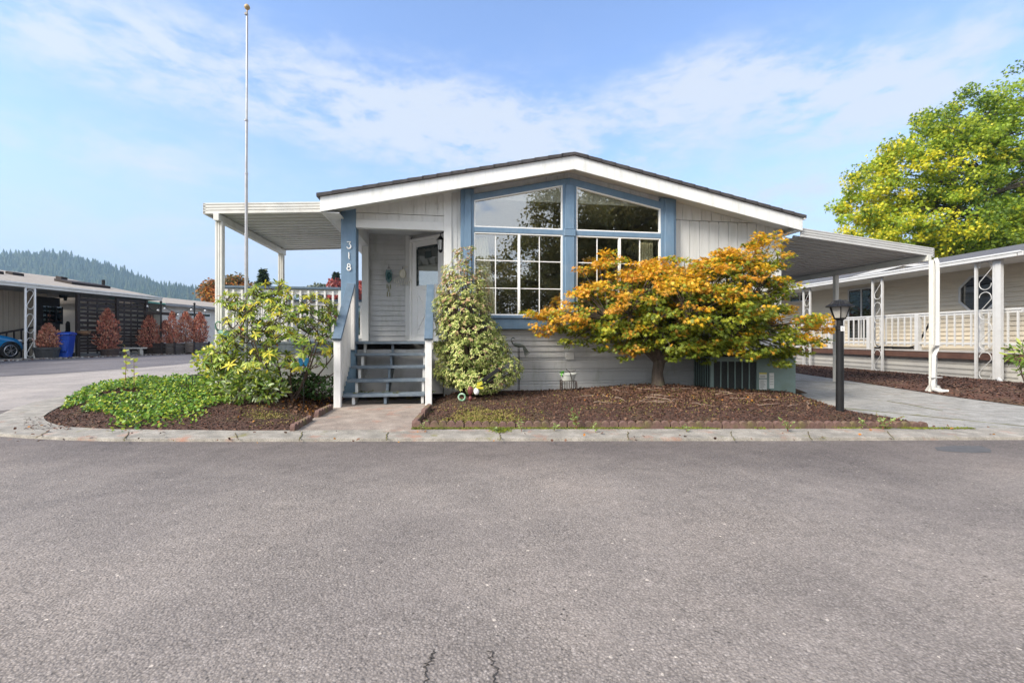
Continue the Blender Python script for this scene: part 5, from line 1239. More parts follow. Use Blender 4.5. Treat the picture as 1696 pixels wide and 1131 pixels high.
# ================================================================ left neighbour (frame LF)
TAN = mat('tan_siding', (.42, .365, .29), (.36, .31, .25), scale=3, rough=.7, bump=.15, stretch=(5, 5, .5))
TSH = mat('tan_shingles', (.34, .30, .26), (.25, .22, .19), scale=6, rough=.95, bump=.5, bscale=60)
DKW = mat('dark_stained_wood', (.030, .020, .017), (.018, .012, .011), scale=6, rough=.75, bump=.3, stretch=(.6, .6, 4))
G1 = .26
lh = empty('left_house', LF.w(0, 0, 0), LF.phi, 'low tan house with a long white-edged awning at the left edge', 'house')
VE = LF.onu(267, 495, 0)[0]
FA0 = LF.onu(129, 520, 0)[0]
m = MB(); m.box(-9, -2.2, -8, FA0+.6, G1, 3.3); 
v = -8
while v < FA0+.5: m.box(-2.2, -2.185, v, v+.19, G1, 3.25); v += .20
m.build('wall', TAN, lh)
m = MB(); m.box(-2.4, .0, -8, VE, 3.10, 3.16); m.build('awning_pan', mat('awning_under', (.28, .27, .24), rough=.6, bump=0), lh)
m = MB(); m.box(-.02, .06, -8, VE, 3.09, 3.26); m.box(.06, .10, -8, VE, 3.20, 3.27); m.box(-2.3, -.02, VE-.06, VE, 3.09, 3.24); m.build('gutter', ALU, lh, bevel=.01)
m = MB(); m.prism([(-.0, 3.27), (-5.6, 4.35), (-11, 3.27)], -8, VE-.1); m.build('roof', TSH, lh)
# skylight and vents
rz_ = lambda u: 3.27+(-u)*1.08/5.6
def onroof(u, v, du, dv, h): return [(u, v), (u, v+dv), (u-du, v+dv), (u-du, v)]
for (u, v, du, dv, h, nm) in ((-3.0, 1.1, .35, .35, .12, 'roof_vent'), (-3.3, 2.0, .35, .45, .12, 'roof_vent'), (-1.8, 3.2, .9, 1.9, .12, 'skylight'), (-3.5, 4.2, .3, .3, .18, 'roof_vent')):
    m = MB(); m.prism([(u, rz_(u)+h), (u-du, rz_(u-du)+h), (u-du, rz_(u-du)), (u, rz_(u))], v, v+dv); m.build(nm, DKW, lh)
m = MB(); m.tube([(-2.2, 5.1, rz_(-2.2)), (-2.2, 5.1, rz_(-2.2)+.38)], .07, 8); m.build('vent_pipe', BLACK, lh)
def LD(px, u, py=520): return LF.onu(px, py, u)
va, vb = LD(63, -2.2)[0], LD(92, -2.2)[0]
m = MB(); m.box(-2.21, -2.12, va-.12, vb+.12, G1+.5, 2.95); dr0 = m.build('door', DKW, lh)
m = MB(); m.box(-2.118, -2.11, va+.12, va+.95, 1.75, 2.55); m.build('pane', NG, dr0)
m = MB()
for i in range(4): x = va+.12+i*.83/3; m.box(-2.112, -2.10, x-.015, x+.015, 1.75, 2.55)
m.build('muntin', DKW, dr0)
# ramp rail
rr_ = empty('ramp_railing', LF.w(0, 0, 0), LF.phi, 'dark wooden ramp railing rising to the left house door', 'railing')
m = MB(); a = Vector((-1.5, -.9, 1.05)); b = Vector((-1.5, va+.1, 1.75)); m.beam(a, b, .08, .07); m.beam(a-Vector((0, 0, .6)), b-Vector((0, 0, .6)), .06, .06); m.build('rail', DKW, rr_)
for i in range(13):
    p = a.lerp(b, i/12); m = MB(); m.box(p.x-.02, p.x+.02, p.y-.02, p.y+.02, G1, p.z); m.build('picket', DKW, rr_)
ll = empty('wall_lantern', LF.w(-2.05, LD(103, -2.1)[0], LD(103, -2.1, 493)[1]), 0, 'small black lantern on the tan wall of the left house', 'lantern')
m = MB(); m.lathe([(.05, -.15), (.09, .08), (.12, .1), (.02, .2)], (.1, 0, 0), 6); m.box(-.14, .02, -.05, .05, -.02, .12); m.tube([(0, 0, .05), (.1, 0, .2)], .015, 5); m.build('body', BLACK, ll)
# dark picket gate/fence behind bin
pf = empty('picket_fence', LF.w(0, 0, 0), LF.phi, 'dark picket fence behind the blue bin', 'fence')
m = MB(); f0, f1 = LD(97, -1.3)[0], LD(125, -.6)[0]; n = 12
m.box(-1.0, -.97, f0, f1, 1.35, 1.42); m.box(-1.0, -.97, f0, f1, .6, .67); m.build('rail', DKW, pf)
for i in range(n):
    v = f0+(f1-f0)*i/n; zt = 1.85+random.uniform(-.08, .08); m = MB(); m.prism([(v, G1), (v+.09, G1), (v+.09, zt-.06), (v+.045, zt), (v, zt-.06)], -.97, -.945, 'x'); m.build('picket', DKW, pf)
trellis('scrollwork_post', LF.w(.0, LD(42, 0)[0], 0), (LF.v.x, LF.v.y), G1, 3.1, .33, 'white scrollwork post of the left house awning', None, VINYL, 3)
# slat fence
sf = empty('slat_fence', LF.w(0, 0, 0), LF.phi, 'tall dark horizontal slat fence panels under the left awning', 'fence')
fa, fm, fb = LD(129, 0)[0], LD(194, 0)[0], LD(242, 0)[0]
for v in (fa, fm, fb): m = MB(); m.box(-.07, .05, v-.06, v+.06, G1, 3.02); m.build('post', DKW, sf)
for (p, q, lb) in ((fa+.06, fm-.06, 0), (fm+.06, fb-.06, 1)):
    m = MB(); z = G1+.22; gaps = [.015, .015, .015, .02, .02, .03, .05, .07, .08, .08, .08, .08, .08, .08, .08]
    i = 0
    while z < 2.9:
        h = random.choice((.09, .13, .15)); m.box(-.045, -.02, p, q, z, z+h); z += h+gaps[min(i, 14)]*random.uniform(.6, 1.3); i += 1
    for k in range(1, 4): v = p+(q-p)*k/4; m.box(-.07, -.046, v-.03, v+.03, G1+.15, 2.9)
    m.build('slat_panel', DKW, sf)
# blue bin
bv = LD(107, .35); bb = empty('recycling_bin', LF.w(.25, bv[0], G1-.01), LF.phi+.55, 'blue wheeled recycling bin beside the slat fence', 'bin')
BB = mat('bin_blue', (.006, .055, .36), (.006, .045, .30), scale=3, rough=.35, bump=0)
m = MB()
def taper(m, x0, x1, y0, y1, z0, z1, s): 
    cx, cy = (x0+x1)/2, (y0+y1)/2; f = lambda x, y, k: (cx+(x-cx)*k, cy+(y-cy)*k)
    vs = [(*f(x, y, s), z0) for x, y in ((x0, y0), (x1, y0), (x1, y1), (x0, y1))]+[(x, y, z1) for x, y in ((x0, y0), (x1, y0), (x1, y1), (x0, y1))]
    m.add(vs, [(0, 3, 2, 1), (4, 5, 6, 7), (0, 1, 5, 4), (1, 2, 6, 5), (2, 3, 7, 6), (3, 0, 4, 7)])
taper(m, -.32, .32, -.36, .36, .04, .98, .78); taper(m, -.24, .24, -.38, -.30, .3, .75, .95); m.build('body', BB, bb, bevel=.03)
m = MB(); m.prism([(-.40, .985), (.40, .985), (.38, 1.06), (.0, 1.11), (-.38, 1.06)], -.35, .35, 'x'); m.build('lid', BB, bb, bevel=.02)
for s in (-1, 1):
    m = MB(); m.prism([(.30+.12*math.cos(R(a)), .12+.12*math.sin(R(a))) for a in range(0, 360, 24)], s*.24, s*.30, 'x'); m.build('wheel', BLACK, bb)
# dead conifers in tubs
DEADM = [leafmat('dead_conifer_red', (.52, .19, .13), (.42, .14, .09), 5, .15, .8), leafmat('dead_conifer_tan', (.58, .32, .21), (.5, .24, .15), 5, .15, .8), leafmat('dead_conifer_dark', (.28, .10, .07), (.2, .075, .055), 5, .1, .8)]
def conifer(px, y0, y1, wpx, u, lab, twin=0, probs=(.5, .25, .25)):
    v = LD(px, u)[0]; P = LF.w(u, v, 0); d = P.y; k = d/FPX; zb = at(px, y1, d).z; H = (y1-y0)*k; Wd = wpx*k/2
    e = empty('dead_conifer', (P.x, P.y, zb), 0, lab, 'conifer', 'dead brown conifers in tubs along the street'); C = []; T_ = []
    def one(cx, H, Wd, n):
        for _ in range(n):
            t = random.random(); prof = math.sin(math.pi*min(1, (t+.12)/1.12)**.75)**.8 if t < .97 else .1
            a = random.uniform(0, 6.28); r = Wd*max(.06, prof)*(random.random()**.35)*(1+.22*math.sin(a*3+t*9+cx*7)+.20*math.sin(t*37+a*2)+.12*math.sin(t*71+a*5)); C.append((cx+math.cos(a)*r, math.sin(a)*r, t*H)); T_.append((math.cos(a)*.5, math.sin(a)*.5, .9))
    if twin: one(-Wd*.45, H*.72, Wd*.72, 1500); one(Wd*.35, H, Wd*.6, 1500); one(Wd*.6, H*.45, Wd*.5, 500)
    else: one(0, H, Wd, 2600)
    leafcloud('foliage', C, RNG.uniform(.05, .13, len(C)), SH_LANCE, DEADM, RNG.choice(3, len(C), p=probs), parent=e, tan=np.array(T_), nrm=rnd_unit(len(C)), ndir=.1)
    m = MB(); m.tube([(0, 0, -.15), (0, 0, H*.6)], [.04, .01], 6); m.build('trunk', TWIG, e); return e
TUB = mat('dark_plastic_tub', (.030, .030, .033), (.05, .05, .05), scale=8, rough=.5, bump=.1); BARREL = mat('barrel_wood', (.085, .06, .05), (.05, .035, .03), scale=8, rough=.85, bump=.4, stretch=(5, 5, .6))
def tub(px, u, y0, y1, wpx, lab, mm, hoops):
    v = LD(px, u)[0]; P = LF.w(u, v, 0); k = P.y/FPX; zb = at(px, y1, P.y).z; H = (y1-y0)*k; r = wpx*k/2
    e = empty('planter_tub', (P.x, P.y, zb), 0, lab, 'planter', 'round tubs of the dead conifers'); m = MB(); m.lathe([(r*.78, 0), (r*.93, H*.8), (r*1.0, H*.82), (r*1.0, H), (r*.9, H), (r*.88, H*.85), (.01, H*.84)], n=22); m.build('tub', mm, e)
    if hoops:
        m = MB(); m.lathe([(r*.86, H*.3), (r*.88, H*.42)], n=22); m.lathe([(r*.95, H*.66), (r*.965, H*.78)], n=22); m.build('hoop', RUST, e)
tub(78, .25, 575, 595, 34, 'black round plastic tub right of the white scrollwork post', TUB, False); conifer(80, 538, 577, 27, .25, 'smallest dead conifer, in the black tub left of the blue bin', 0, (.25, .6, .15))
tub(182, .35, 577.5, 591.5, 27, 'wooden barrel tub before the middle of the slat fence', BARREL, True); conifer(178, 513, 580, 31, .35, 'tall dead conifer standing before the middle of the slat fence')
tub(254, .5, 575, 587.5, 25, 'wooden barrel tub at the far end of the slat fence', BARREL, True); conifer(248, 524, 578, 29, .5, 'leaning dead conifer at the far end of the slat fence')
conifer(280, 517, 573, 32, 1.1, 'twin-topped dead conifer in the first dark planter box', 1); conifer(308, 518, 568, 28, 1.5, 'broad dead conifer in the weathered box planter', 0, (.35, .45, .2)); conifer(331, 519, 568, 23, 2.0, 'narrowest dead conifer, farthest right in its box planter')
def pbox(px0, px1, y0, y1, u, lab, mm):
    v0, v1 = LD(px0, u)[0], LD(px1, u)[0]; P = LF.w(u, v0, 0); d = LF.w(u, (v0+v1)/2, 0).y; zt = at(px0, y0, d).z; zb = at(px0, y1, d).z
    e = empty('planter_box', LF.w(u, v0, zb), LF.phi, lab, 'planter', None); L = v1-v0; H = zt-zb; m = MB()
    for k in range(3): m.box(-.45, 0, 0, L, k*H/3, (k+1)*H/3-.015)
    m.build('board', mm, e); m = MB(); m.box(.0, .05, -.03, .07, -.02, H+.04); m.box(.0, .05, L-.06, L+.03, -.02, H+.04); m.build('corner_post', DKW, e)
GWD = mat('grey_weathered_wood', (.10, .085, .08), (.06, .05, .045), scale=6, rough=.9, bump=.4, stretch=(.6, .6, 4))
pbox(267, 286, 568, 586, 1.3, 'near-black box planter, first of the three', DKW); pbox(288, 318, 568, 585.5, 1.75, 'weathered grey wooden box planter, middle of the three', GWD); pbox(320, 346, 567, 583.5, 2.3, 'weathered grey wooden box planter, farthest of the three', GWD)
# little stone bench, hanging basket, bollard rocks
v = LD(222, .5)[0]; be = empty('stone_bench', LF.w(.5, v, G1-.02), LF.phi+R(90)-.5, 'small grey stone bench before the slat fence', 'bench'); STN = mat('bench_stone', (.40, .39, .36), (.3, .29, .27), scale=9, rough=.85, bump=.3)
m = MB(); m.box(-.48, .48, -.16, .16, .34, .41); m.build('seat', STN, be, bevel=.01)
for s in (-1, 1): m = MB(); m.prism([(s*.26-.05, 0), (s*.26+.07, 0), (s*.26+.03, .34), (s*.26-.09, .34)], -.14, .14); m.build('leg', STN, be)
v, z = LD(139, .2, 548); hb = empty('hanging_basket', LF.w(.2, v, z-.1), 0, 'brown coir hanging basket on the slat fence', 'basket')
m = MB(); m.lathe([(.05, -.10), (.2, -.02), (.24, .08), (.25, .1), (.22, .1)], n=16); m.build('basket', mat('coir', (.25, .14, .07), (.15, .09, .05), scale=30, rough=.95, bump=.4), hb)
m = MB()
for k in range(3): a = k*2.1; m.tube([(.24*math.cos(a), .24*math.sin(a), .1), (-.1, 0, .42)], .008, 4)
m.build('chain', BLACK, hb)
# gravel edge of the left street
C = []
for _ in range(2600):
    v = random.uniform(-3, 12); u = random.gauss(.9+.13*max(0, v), .16); P = LF.w(u, v); C.append((P.x, P.y, gz(P.x, P.y)+.02))
leafcloud('gravel', C, RNG.uniform(.03, .11, len(C)), SH_CHIP, [mat('gravel_grey', (.34, .32, .29), (.2, .18, .16), scale=6, rough=.9, bump=.2), CH2], RNG.choice(2, len(C), p=[.7, .3]), nrm=np.tile(UP, (len(C), 1)), ndir=.5)['kind'] = 'stuff'
P4 = [LF.w(u, v) for u, v in ((.9, -8), (1.0, 0), (1.8, 6), (2.6, 12), (0, 13), (-9, 13), (-9, -8))]
m = MB(); m.prism([(p.x, p.y) for p in P4], .2, G1+.03, 'z'); m.build('left_parking_pad', CONCD)['kind'] = 'structure'
# string-light poles, pergola beam, string lights
for px, yt, u, lb in ((266.5, 500, .9, 'thin black string-light pole at the end of the slat fence'), (322, 503, 1.7, 'thin black string-light pole behind the box planters')):
    v = LD(px, u)[0]; P = LF.w(u, v, G1); e = empty('light_pole', P, 0, lb, 'pole', 'string-light poles'); m = MB(); zt = at(px, yt, P.y).z-G1; m.tube([(0, 0, 0), (0, 0, zt)], .035, 6); m.ball((0, 0, zt), .06); m.build('pole', BLACK, e)
v0, z0_ = LD(246, .6, 517); v1, z1_ = LD(306, 1.6, 521); pg = empty('pergola_frame', (0, 0, 0), 0, 'dark pergola beam on one post beside the far white house', 'pergola')
A = LF.w(.3, v0, z0_); B = LF.w(1.2, v1, z1_); m = MB(); m.beam(A, B, .12, .14); m.build('beam', DKW, pg); p = A.lerp(B, .2); m = MB(); m.box(p.x-.1, p.x+.1, p.y-.1, p.y+.1, G1, p.z-.07); m.build('post', DKW, pg)
sl = empty('string_lights', (0, 0, 0), 0, 'white globe string lights strung between the poles', 'string lights'); m = MB(); g = MB()
pole1 = LF.w(.9, LD(266.5, .9)[0], at(266, 502, LF.w(.9, LD(266.5, .9)[0]).y).z); pole2 = LF.w(1.7, LD(322, 1.7)[0], at(322, 505, LF.w(1.7, LD(322, 1.7)[0]).y).z); P0_ = LF.w(0, fb, 3.0)
for a, b, n in ((P0_, pole1, 3), (pole1, pole2, 5), (pole2, pole2+Vector((3, 4, -.2)), 4)):
    pts = bez(a, a.lerp(b, .5)-Vector((0, 0, .9)), b, 10); m.tube(pts, .012, 4)
    for i in range(n): p = pts[int((i+.5)*10/n)]; g.ball((p.x, p.y, p.z-.10), .055, n=8)
m.build('cord', BLACK, sl); g.build('bulb', VINYL, sl, smooth=True)['kind'] = 'stuff'
# far white house
h2 = empty('far_left_house', LF.w(-.2, VE+.6, 0), LF.phi-.03, 'far cream house with a tan roof beyond the slat fence', 'house')
m = MB(); m.box(-8, -.3, 0, 17, 0, 2.97); m.build('wall', mat('far_cream', (.62, .59, .55), (.58, .55, .5), rough=.7, bump=0), h2)
m = MB(); m.prism([(.05, 2.98), (-4.5, 3.75), (-9, 2.98)], -.2, 17.4); m.build('roof', TSH, h2); m = MB(); m.box(-.02, .12, -.2, 17.4, 2.86, 3.0); m.build('gutter', mat('grey_gutter', (.3, .3, .3), rough=.5, bump=0), h2)
for v0, v1, zb, zt in ((1.2, 3.4, 2.35, 2.62), (4.2, 6.0, 1.3, 2.45), (9.0, 11, 1.3, 2.45)):
    m = MB(); m.box(-.32, -.27, v0, v1, zb, zt); w = m.build('window', VINYL, h2); m = MB(); m.box(-.268, -.26, v0+.06, v1-.06, zb+.06, zt-.06); m.build('pane', NG, w)
tl = empty('teal_awning', LF.w(-.1, VE-1.6, 2.93), LF.phi, 'small teal patio awning behind the slat fence', 'awning')
m = MB(); m.prism([(.0, -.02), (-2.0, .25), (-2.0, .30), (0, .04)], 0, 2.6); m.build('canopy', mat('teal_canvas', (.12, .33, .27), (.1, .28, .23), rough=.8, bump=0), tl)
# parked car ------------------------------------------------------------
cv = LD(17, -.75, 580); carO = LF.w(-.75, cv[0]-.0, G1+.03)
car = empty('parked_car', carO, LF.phi, 'bright blue hatchback parked under the left awning, only its front in view', 'car')
# local: +y nose; side facing the street at x = 0, wheel centre y = 0
CB = mat('car_blue', (.005, .17, .40), (.005, .16, .38), rough=.18, bump=0, spec=.8)
def carsec(y, hw, zl, zs, zt, hwt):  # half section ring
    return [(-.86-hw, y, zl), (-.86-hw-.02, y, (zl+zs)/2), (-.86-hw*.97, y, zs), (-.86-hwt, y, zt), (-.86, y, zt+.03), (-.86+hwt, y, zt), (-.86+hw*.97, y, zs), (-.86+hw+.02, y, (zl+zs)/2), (-.86+hw, y, zl)]
S = [carsec(.66, .50, .30, .50, .52, .40), carsec(.60, .68, .22, .62, .66, .50), carsec(.42, .82, .20, .74, .80, .58), carsec(0, .86, .22, .86, .94, .60), carsec(-.6, .86, .22, .95, 1.02, .62), carsec(-.75, .86, .22, .97, 1.04, .62), carsec(-2.8, .86, .22, 1.0, 1.05, .66), carsec(-3.3, .80, .25, .95, 1.02, .6), carsec(-3.45, .70, .35, .8, .85, .5)]
m = MB(); n = 9; vs = [p for r in S for p in r]; m.add(vs, [(i*n+j, i*n+j+1, (i+1)*n+j+1, (i+1)*n+j) for i in range(len(S)-1) for j in range(n-1)]+[tuple(range(n-1, -1, -1)), tuple((len(S)-1)*n+j for j in range(n))]+[(i*n, (i+1)*n, (i+1)*n+8, i*n+8) for i in range(len(S)-1)])
bo = m.build('body', CB, car, smooth=True); sb = bo.modifiers.new('sub', 'SUBSURF'); sb.levels = 2; sb.render_levels = 2
m = MB(); m.add([(-.86+s*w, y, z) for (y, w, z) in ((-.65, .72, 1.0), (-1.35, .58, 1.47), (-2.6, .56, 1.47), (-3.3, .68, 1.0)) for s in (-1, 1)], [(0, 1, 3, 2), (2, 3, 5, 4), (4, 5, 7, 6), (0, 2, 4, 6), (1, 7, 5, 3)]); m.build('cabin', glassmat('car_glass', (.05, .06, .06), 1.7, .03), car)
m = MB(); m.box(-.86-.55, -.86+.55, -2.6, -1.38, 1.465, 1.50); m.build('roof', CB, car, bevel=.02)
for y in (0, -2.6):
    for x in (-.02, -1.72+.2):
        w = empty('wheel', (x, y, .315)); w.parent = car
        m = MB(); m.prism([(.315*math.cos(R(a)), .315*math.sin(R(a))) for a in range(0, 360, 12)], -.17, .03, 'x'); m.build('tyre', mat('tyre_black', (.015, .015, .016), rough=.8, bump=.1), w, bevel=.02)
        m = MB()
        for k in range(5):
            for o in (-9, 9): a = R(k*72+o+10); m.beam((.036, .04*math.cos(a), .04*math.sin(a)), (.034, .20*math.cos(a+.05*o/9), .20*math.sin(a+.05*o/9)), .012, .035, up=(1, 0, 0))
        m.tube([(.034, .21*math.cos(R(a)), .21*math.sin(R(a))) for a in range(0, 361, 15)], .014, 6, cap=False); m.prism([(.05*math.cos(R(a)), .05*math.sin(R(a))) for a in range(0, 360, 30)], .02, .042, 'x'); m.build('rim', mat('rim_silver', (.6, .6, .62), metal=.8, rough=.3, bump=0), w)
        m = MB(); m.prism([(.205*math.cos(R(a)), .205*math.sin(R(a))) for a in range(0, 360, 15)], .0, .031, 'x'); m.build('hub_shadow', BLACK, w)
m = MB(); m.tube([(-.0, .345*math.cos(R(a)), .315-.0+.345*math.sin(R(a))) for a in range(-8, 189, 12)], .028, 6); m.build('wheel_arch', BLACK, car)
m = MB(); m.ball((-.20, .44, .70), .11, .13, .065); m.build('headlight', mat('headlight_clear', (.65, .67, .7), rough=.08, bump=0, spec=.9), car, smooth=True)
m = MB(); m.ball((-1.52, .44, .70), .11, .13, .065); m.build('headlight', MATS['headlight_clear'], car, smooth=True)
m = MB(); m.ball((.08, -.75, 1.02), .11, .06, .07); m.build('mirror', CB, car, smooth=True)

# ================================================================ trees
TRK = mat('tree_bark', (.14, .12, .10), (.08, .065, .05), scale=5, rough=.9, bump=.5, stretch=(3, 3, .6))
def tree(name, lab, base, H, clusters, nl, size, mats, probs, shape=SH_OVAL, group=None, clump=.5, nclump=300, trunkr=.2, cat='tree', colfn=None, flat=.7):
    e = empty(name, base, 0, lab, cat, group)
    cc, dd, _, rr = ell_points(clusters, nclump, .55)
    zmax, zmin = cc[:, 2].max(), cc[:, 2].min(); C, T_, Nn, Mi = [], [], [], []
    per = nl//nclump
    for i in range(nclump):
        n = int(per*RNG.uniform(.6, 1.4)); d = rnd_unit(n); d[:, 2] *= flat; p = cc[i]+d*(clump*RNG.uniform(.6, 1.3))*(RNG.random(n)**.4)[:, None]
        C.append(p); t = d.copy(); t[:, 2] -= .3; T_.append(t); nn = d+np.array([0, 0, .9]); Nn.append(nn/np.linalg.norm(nn, axis=1, keepdims=True))
        pr = probs if colfn is None else colfn(cc[i], (cc[i][2]-zmin)/(zmax-zmin), dd[i])
        main = RNG.choice(len(mats), p=pr); Mi.append(np.where(RNG.random(n) < .65, main, RNG.choice(len(mats), n, p=pr)))
    C = np.vstack(C); leafcloud('crown', C, RNG.uniform(.7, 1.3, len(C))*size, shape, mats, np.concatenate(Mi), nrm=np.vstack(Nn), tan=np.vstack(T_), parent=e, ndir=.5)
    m = MB(); top = Vector((np.mean(cc[:, 0])*.6, np.mean(cc[:, 1])*.6, zmax*.8)); pth = bez((0, 0, -.3), (0, 0, zmax*.4), top, 10)
    m.tube(pth, [trunkr*(1-.085*i) for i in range(11)], 8)
    for i in range(0, nclump, 3):
        c = Vector(cc[i]); f = min(pth[2:], key=lambda q: (q-c).length+max(0, q.z-c.z+.3)*2); m.tube(bez(f, f.lerp(c, .5)+Vector((0, 0, (c-f).length*.12)), c, 4), [trunkr*.32*x for x in (1, .8, .55, .35, .12)], 5, cap=False)
    m.build('trunk', TRK, e); return e
# big maple-like tree, upper right, several stems
TG = [leafmat('sunny_green', (.35, .46, .04), (.25, .37, .03), .5, .45), leafmat('tree_yellow', (.78, .68, .04), (.66, .64, .05), .5, .45), leafmat('tree_deep_green', (.13, .21, .025), (.09, .16, .02), .5, .4), leafmat('tree_lime', (.47, .54, .05), (.37, .45, .04), .5, .45)]
D0 = 24.0
def EC(px, py, rx, ry, base, d=D0, rd=None):
    p = at(px, py, d)-base; k = d/FPX; return (p.x, p.y, p.z, rx*k, (rd or rx)*k, ry*k)
def bigcol(c, t, d):
    x = c[0]; yl = max(0, min(1, (-x-1.8)/4)); 
    return [.40-.16*yl, .02+.34*yl, .34-.28*yl, .24+.10*yl]
b1_ = at(1640, 560, D0); b1_.z = 0
tree('broadleaf_tree', 'tall yellow-green broadleaf tree behind the neighbour roof at upper right', b1_, 14,
     [EC(1660, 190, 45, 60, b1_), EC(1600, 200, 60, 45, b1_), EC(1660, 290, 70, 90, b1_), EC(1560, 270, 80, 75, b1_), EC(1700, 200, 60, 80, b1_), EC(1500, 290, 65, 60, b1_), EC(1450, 320, 46, 46, b1_), EC(1415, 300, 22, 22, b1_), EC(1450, 375, 50, 30, b1_), EC(1560, 370, 90, 55, b1_), EC(1660, 380, 80, 50, b1_), EC(1535, 205, 22, 22, b1_), EC(1480, 240, 22, 28, b1_), EC(1540, 180, 14, 16, b1_), EC(1430, 345, 40, 30, b1_), EC(1750, 300, 80, 140, b1_), EC(1680, 135, 26, 26, b1_), EC(1430, 385, 34, 26, b1_), EC(1500, 400, 60, 26, b1_), EC(1580, 410, 70, 26, b1_), EC(1660, 415, 60, 22, b1_), EC(1420, 350, 26, 26, b1_)],
     82000, .135, TG, [.3, .2, .25, .25], SH_MAPLE, None, .55, 760, .16, 'tree', bigcol)
b2_ = at(1700, 560, D0+1.5); b2_.z = 0
tree('broadleaf_tree', 'slender multi-stemmed tree right behind the tall yellow-green one at the frame edge', b2_, 12, [EC(1720, 330, 50, 80, b2_, D0+1.5), EC(1690, 380, 40, 40, b2_, D0+1.5)], 6000, .17, TG, [.4, .1, .3, .2], SH_MAPLE, None, .6, 80, .25)
# trees beyond the porch on the left
ORG = [leafmat('autumn_orange', (.46, .17, .035), (.38, .12, .03), .6, .3), leafmat('autumn_brown', (.16, .13, .05), (.12, .11, .04), .6, .3), leafmat('autumn_amber', (.48, .27, .05), (.40, .22, .05), .6, .3)]
D1 = 48.0; b = at(380, 560, D1); b.z = .3
tree('autumn_tree', 'rounded orange and brown tree beyond the side deck railing', b, 8, [EC(378, 482, 32, 20, b, D1), EC(402, 476, 24, 18, b, D1), EC(360, 492, 20, 22, b, D1), EC(395, 505, 34, 24, b, D1), EC(350, 505, 10, 14, b, D1)], 16000, .24, ORG, [.4, .4, .2], group=None, clump=.8, nclump=150)
b = at(436, 560, 42); b.z = .3; CONF = [leafmat('conifer_green', (.035, .06, .025), (.05, .08, .035), .6, .1), leafmat('conifer_dark', (.02, .04, .02), (.03, .05, .02), .6, .1)]
def coniftree(lab, base, H, W_, n=2600, sz=.35, group=None, mats=CONF):
    e = empty('conifer_tree', base, 0, lab, 'conifer', group); C = []; T_ = []
    for _ in range(n):
        t = random.random()**.8; tier = (t*9) % 1; r = W_*(1-t)*(.55+.45*(1-tier))*random.random()**.5; a = random.uniform(0, 6.28); C.append((math.cos(a)*r, math.sin(a)*r, H*(.12+.88*t)-.15*r)); T_.append((math.cos(a), math.sin(a), -.25+.3*random.random()))
    leafcloud('crown', C, RNG.uniform(.6, 1.3, n)*sz, SH_LANCE, mats, RNG.choice(len(mats), n), parent=e, tan=np.array(T_), nrm=np.tile(UP, (n, 1)), ndir=.5)
    m = MB(); m.tube([(0, 0, 0), (0, 0, H*.98)], [.16, .02], 6); m.build('trunk', TRK, e)
coniftree('dark conifer with a pointed top above the side deck railing', b, at(436, 447, 42).z-.3, 2.6)
RED = [leafmat('autumn_red', (.28, .07, .06), (.22, .05, .045), .8, .3), leafmat('autumn_crimson', (.34, .04, .045), (.5, .12, .08), .8, .3)]
b = at(558, 560, 50); b.z = .3; tree('autumn_tree', 'bright red tree glimpsed left of the blue porch post', b, 7, [EC(557, 478, 14, 14, b, 50), EC(570, 488, 18, 14, b, 50)], 3000, .3, RED, [.6, .4], clump=.6, nclump=60)
b = at(600, 560, 50); b.z = .3; tree('autumn_tree', 'bright red tree glimpsed through the porch right of the blue post', b, 7, [EC(598, 482, 14, 12, b, 50), EC(606, 474, 5, 7, b, 50)], 2400, .3, RED, [.6, .4], clump=.6, nclump=50)
GRN = [leafmat('far_grey_green', (.12, .15, .11), (.16, .18, .14), .5, .2), leafmat('far_olive', (.10, .12, .05), (.14, .15, .07), .5, .2)]
b = at(530, 560, 90); b.z = .3; tree('distant_tree', 'pale grey-green tree in the distance above the deck rail', b, 9, [EC(530, 482, 14, 9, b, 90), EC(515, 488, 12, 6, b, 90)], 2200, .6, GRN, [.8, .2], clump=1.2, nclump=50)
b = at(557, 560, 80); b.z = .3; coniftree('dark distant conifer rising behind the red tree', b, at(557, 455, 80).z, 3.0, 1800, .7)
b = at(610, 560, 85); b.z = .3; coniftree('distant conifer seen through the porch above the red tree', b, at(607, 459, 85).z, 2.6, 1500, .7)
b = at(470, 560, 60); b.z = .3; tree('garden_hedge', 'green and brown shrubs far behind the side deck', b, 3, [EC(440, 520, 40, 22, b, 60), EC(500, 522, 50, 20, b, 60), EC(575, 520, 50, 22, b, 60), EC(380, 530, 30, 16, b, 60)], 6000, .4, [GRN[1], ORG[1], RED[0]], [.6, .3, .1], clump=1.0, nclump=110, cat='hedge')
# trees across the road, behind the viewpoint, that the big windows mirror
def mirror_tree(x, y, H, Wd, lab, first=None):
    base = Vector((x, y, 0))
    if first:
        o = copy_tree(first); o.location = base; s = H/12.0; o.scale = (Wd/4.5, Wd/4.5, s); o.rotation_euler = (0, 0, x*1.7); tag(o, lab); return o
    return tree('roadside_tree', lab, base, H, [(0, 0, 8.6, 2.6, 2.6, 3.2), (1.6, 0, 6.4, 2.9, 2.9, 2.7), (-1.8, .5, 6.2, 2.6, 2.6, 2.8), (.5, -1, 4.0, 3.6, 3.4, 2.4), (-.5, .8, 10.5, 1.6, 1.6, 1.7)], 18000, .19, [leafmat('roadside_green', (.16, .17, .06), (.24, .23, .08), .5, .5), leafmat('roadside_olive', (.30, .26, .10), (.22, .20, .08), .5, .5)], [.6, .4], clump=.9, nclump=240, trunkr=.28, group='trees across the road mirrored in the windows')
t0 = mirror_tree(10.5, -15, 12, 4.5, 'tree across the road mirrored in the left upper window')
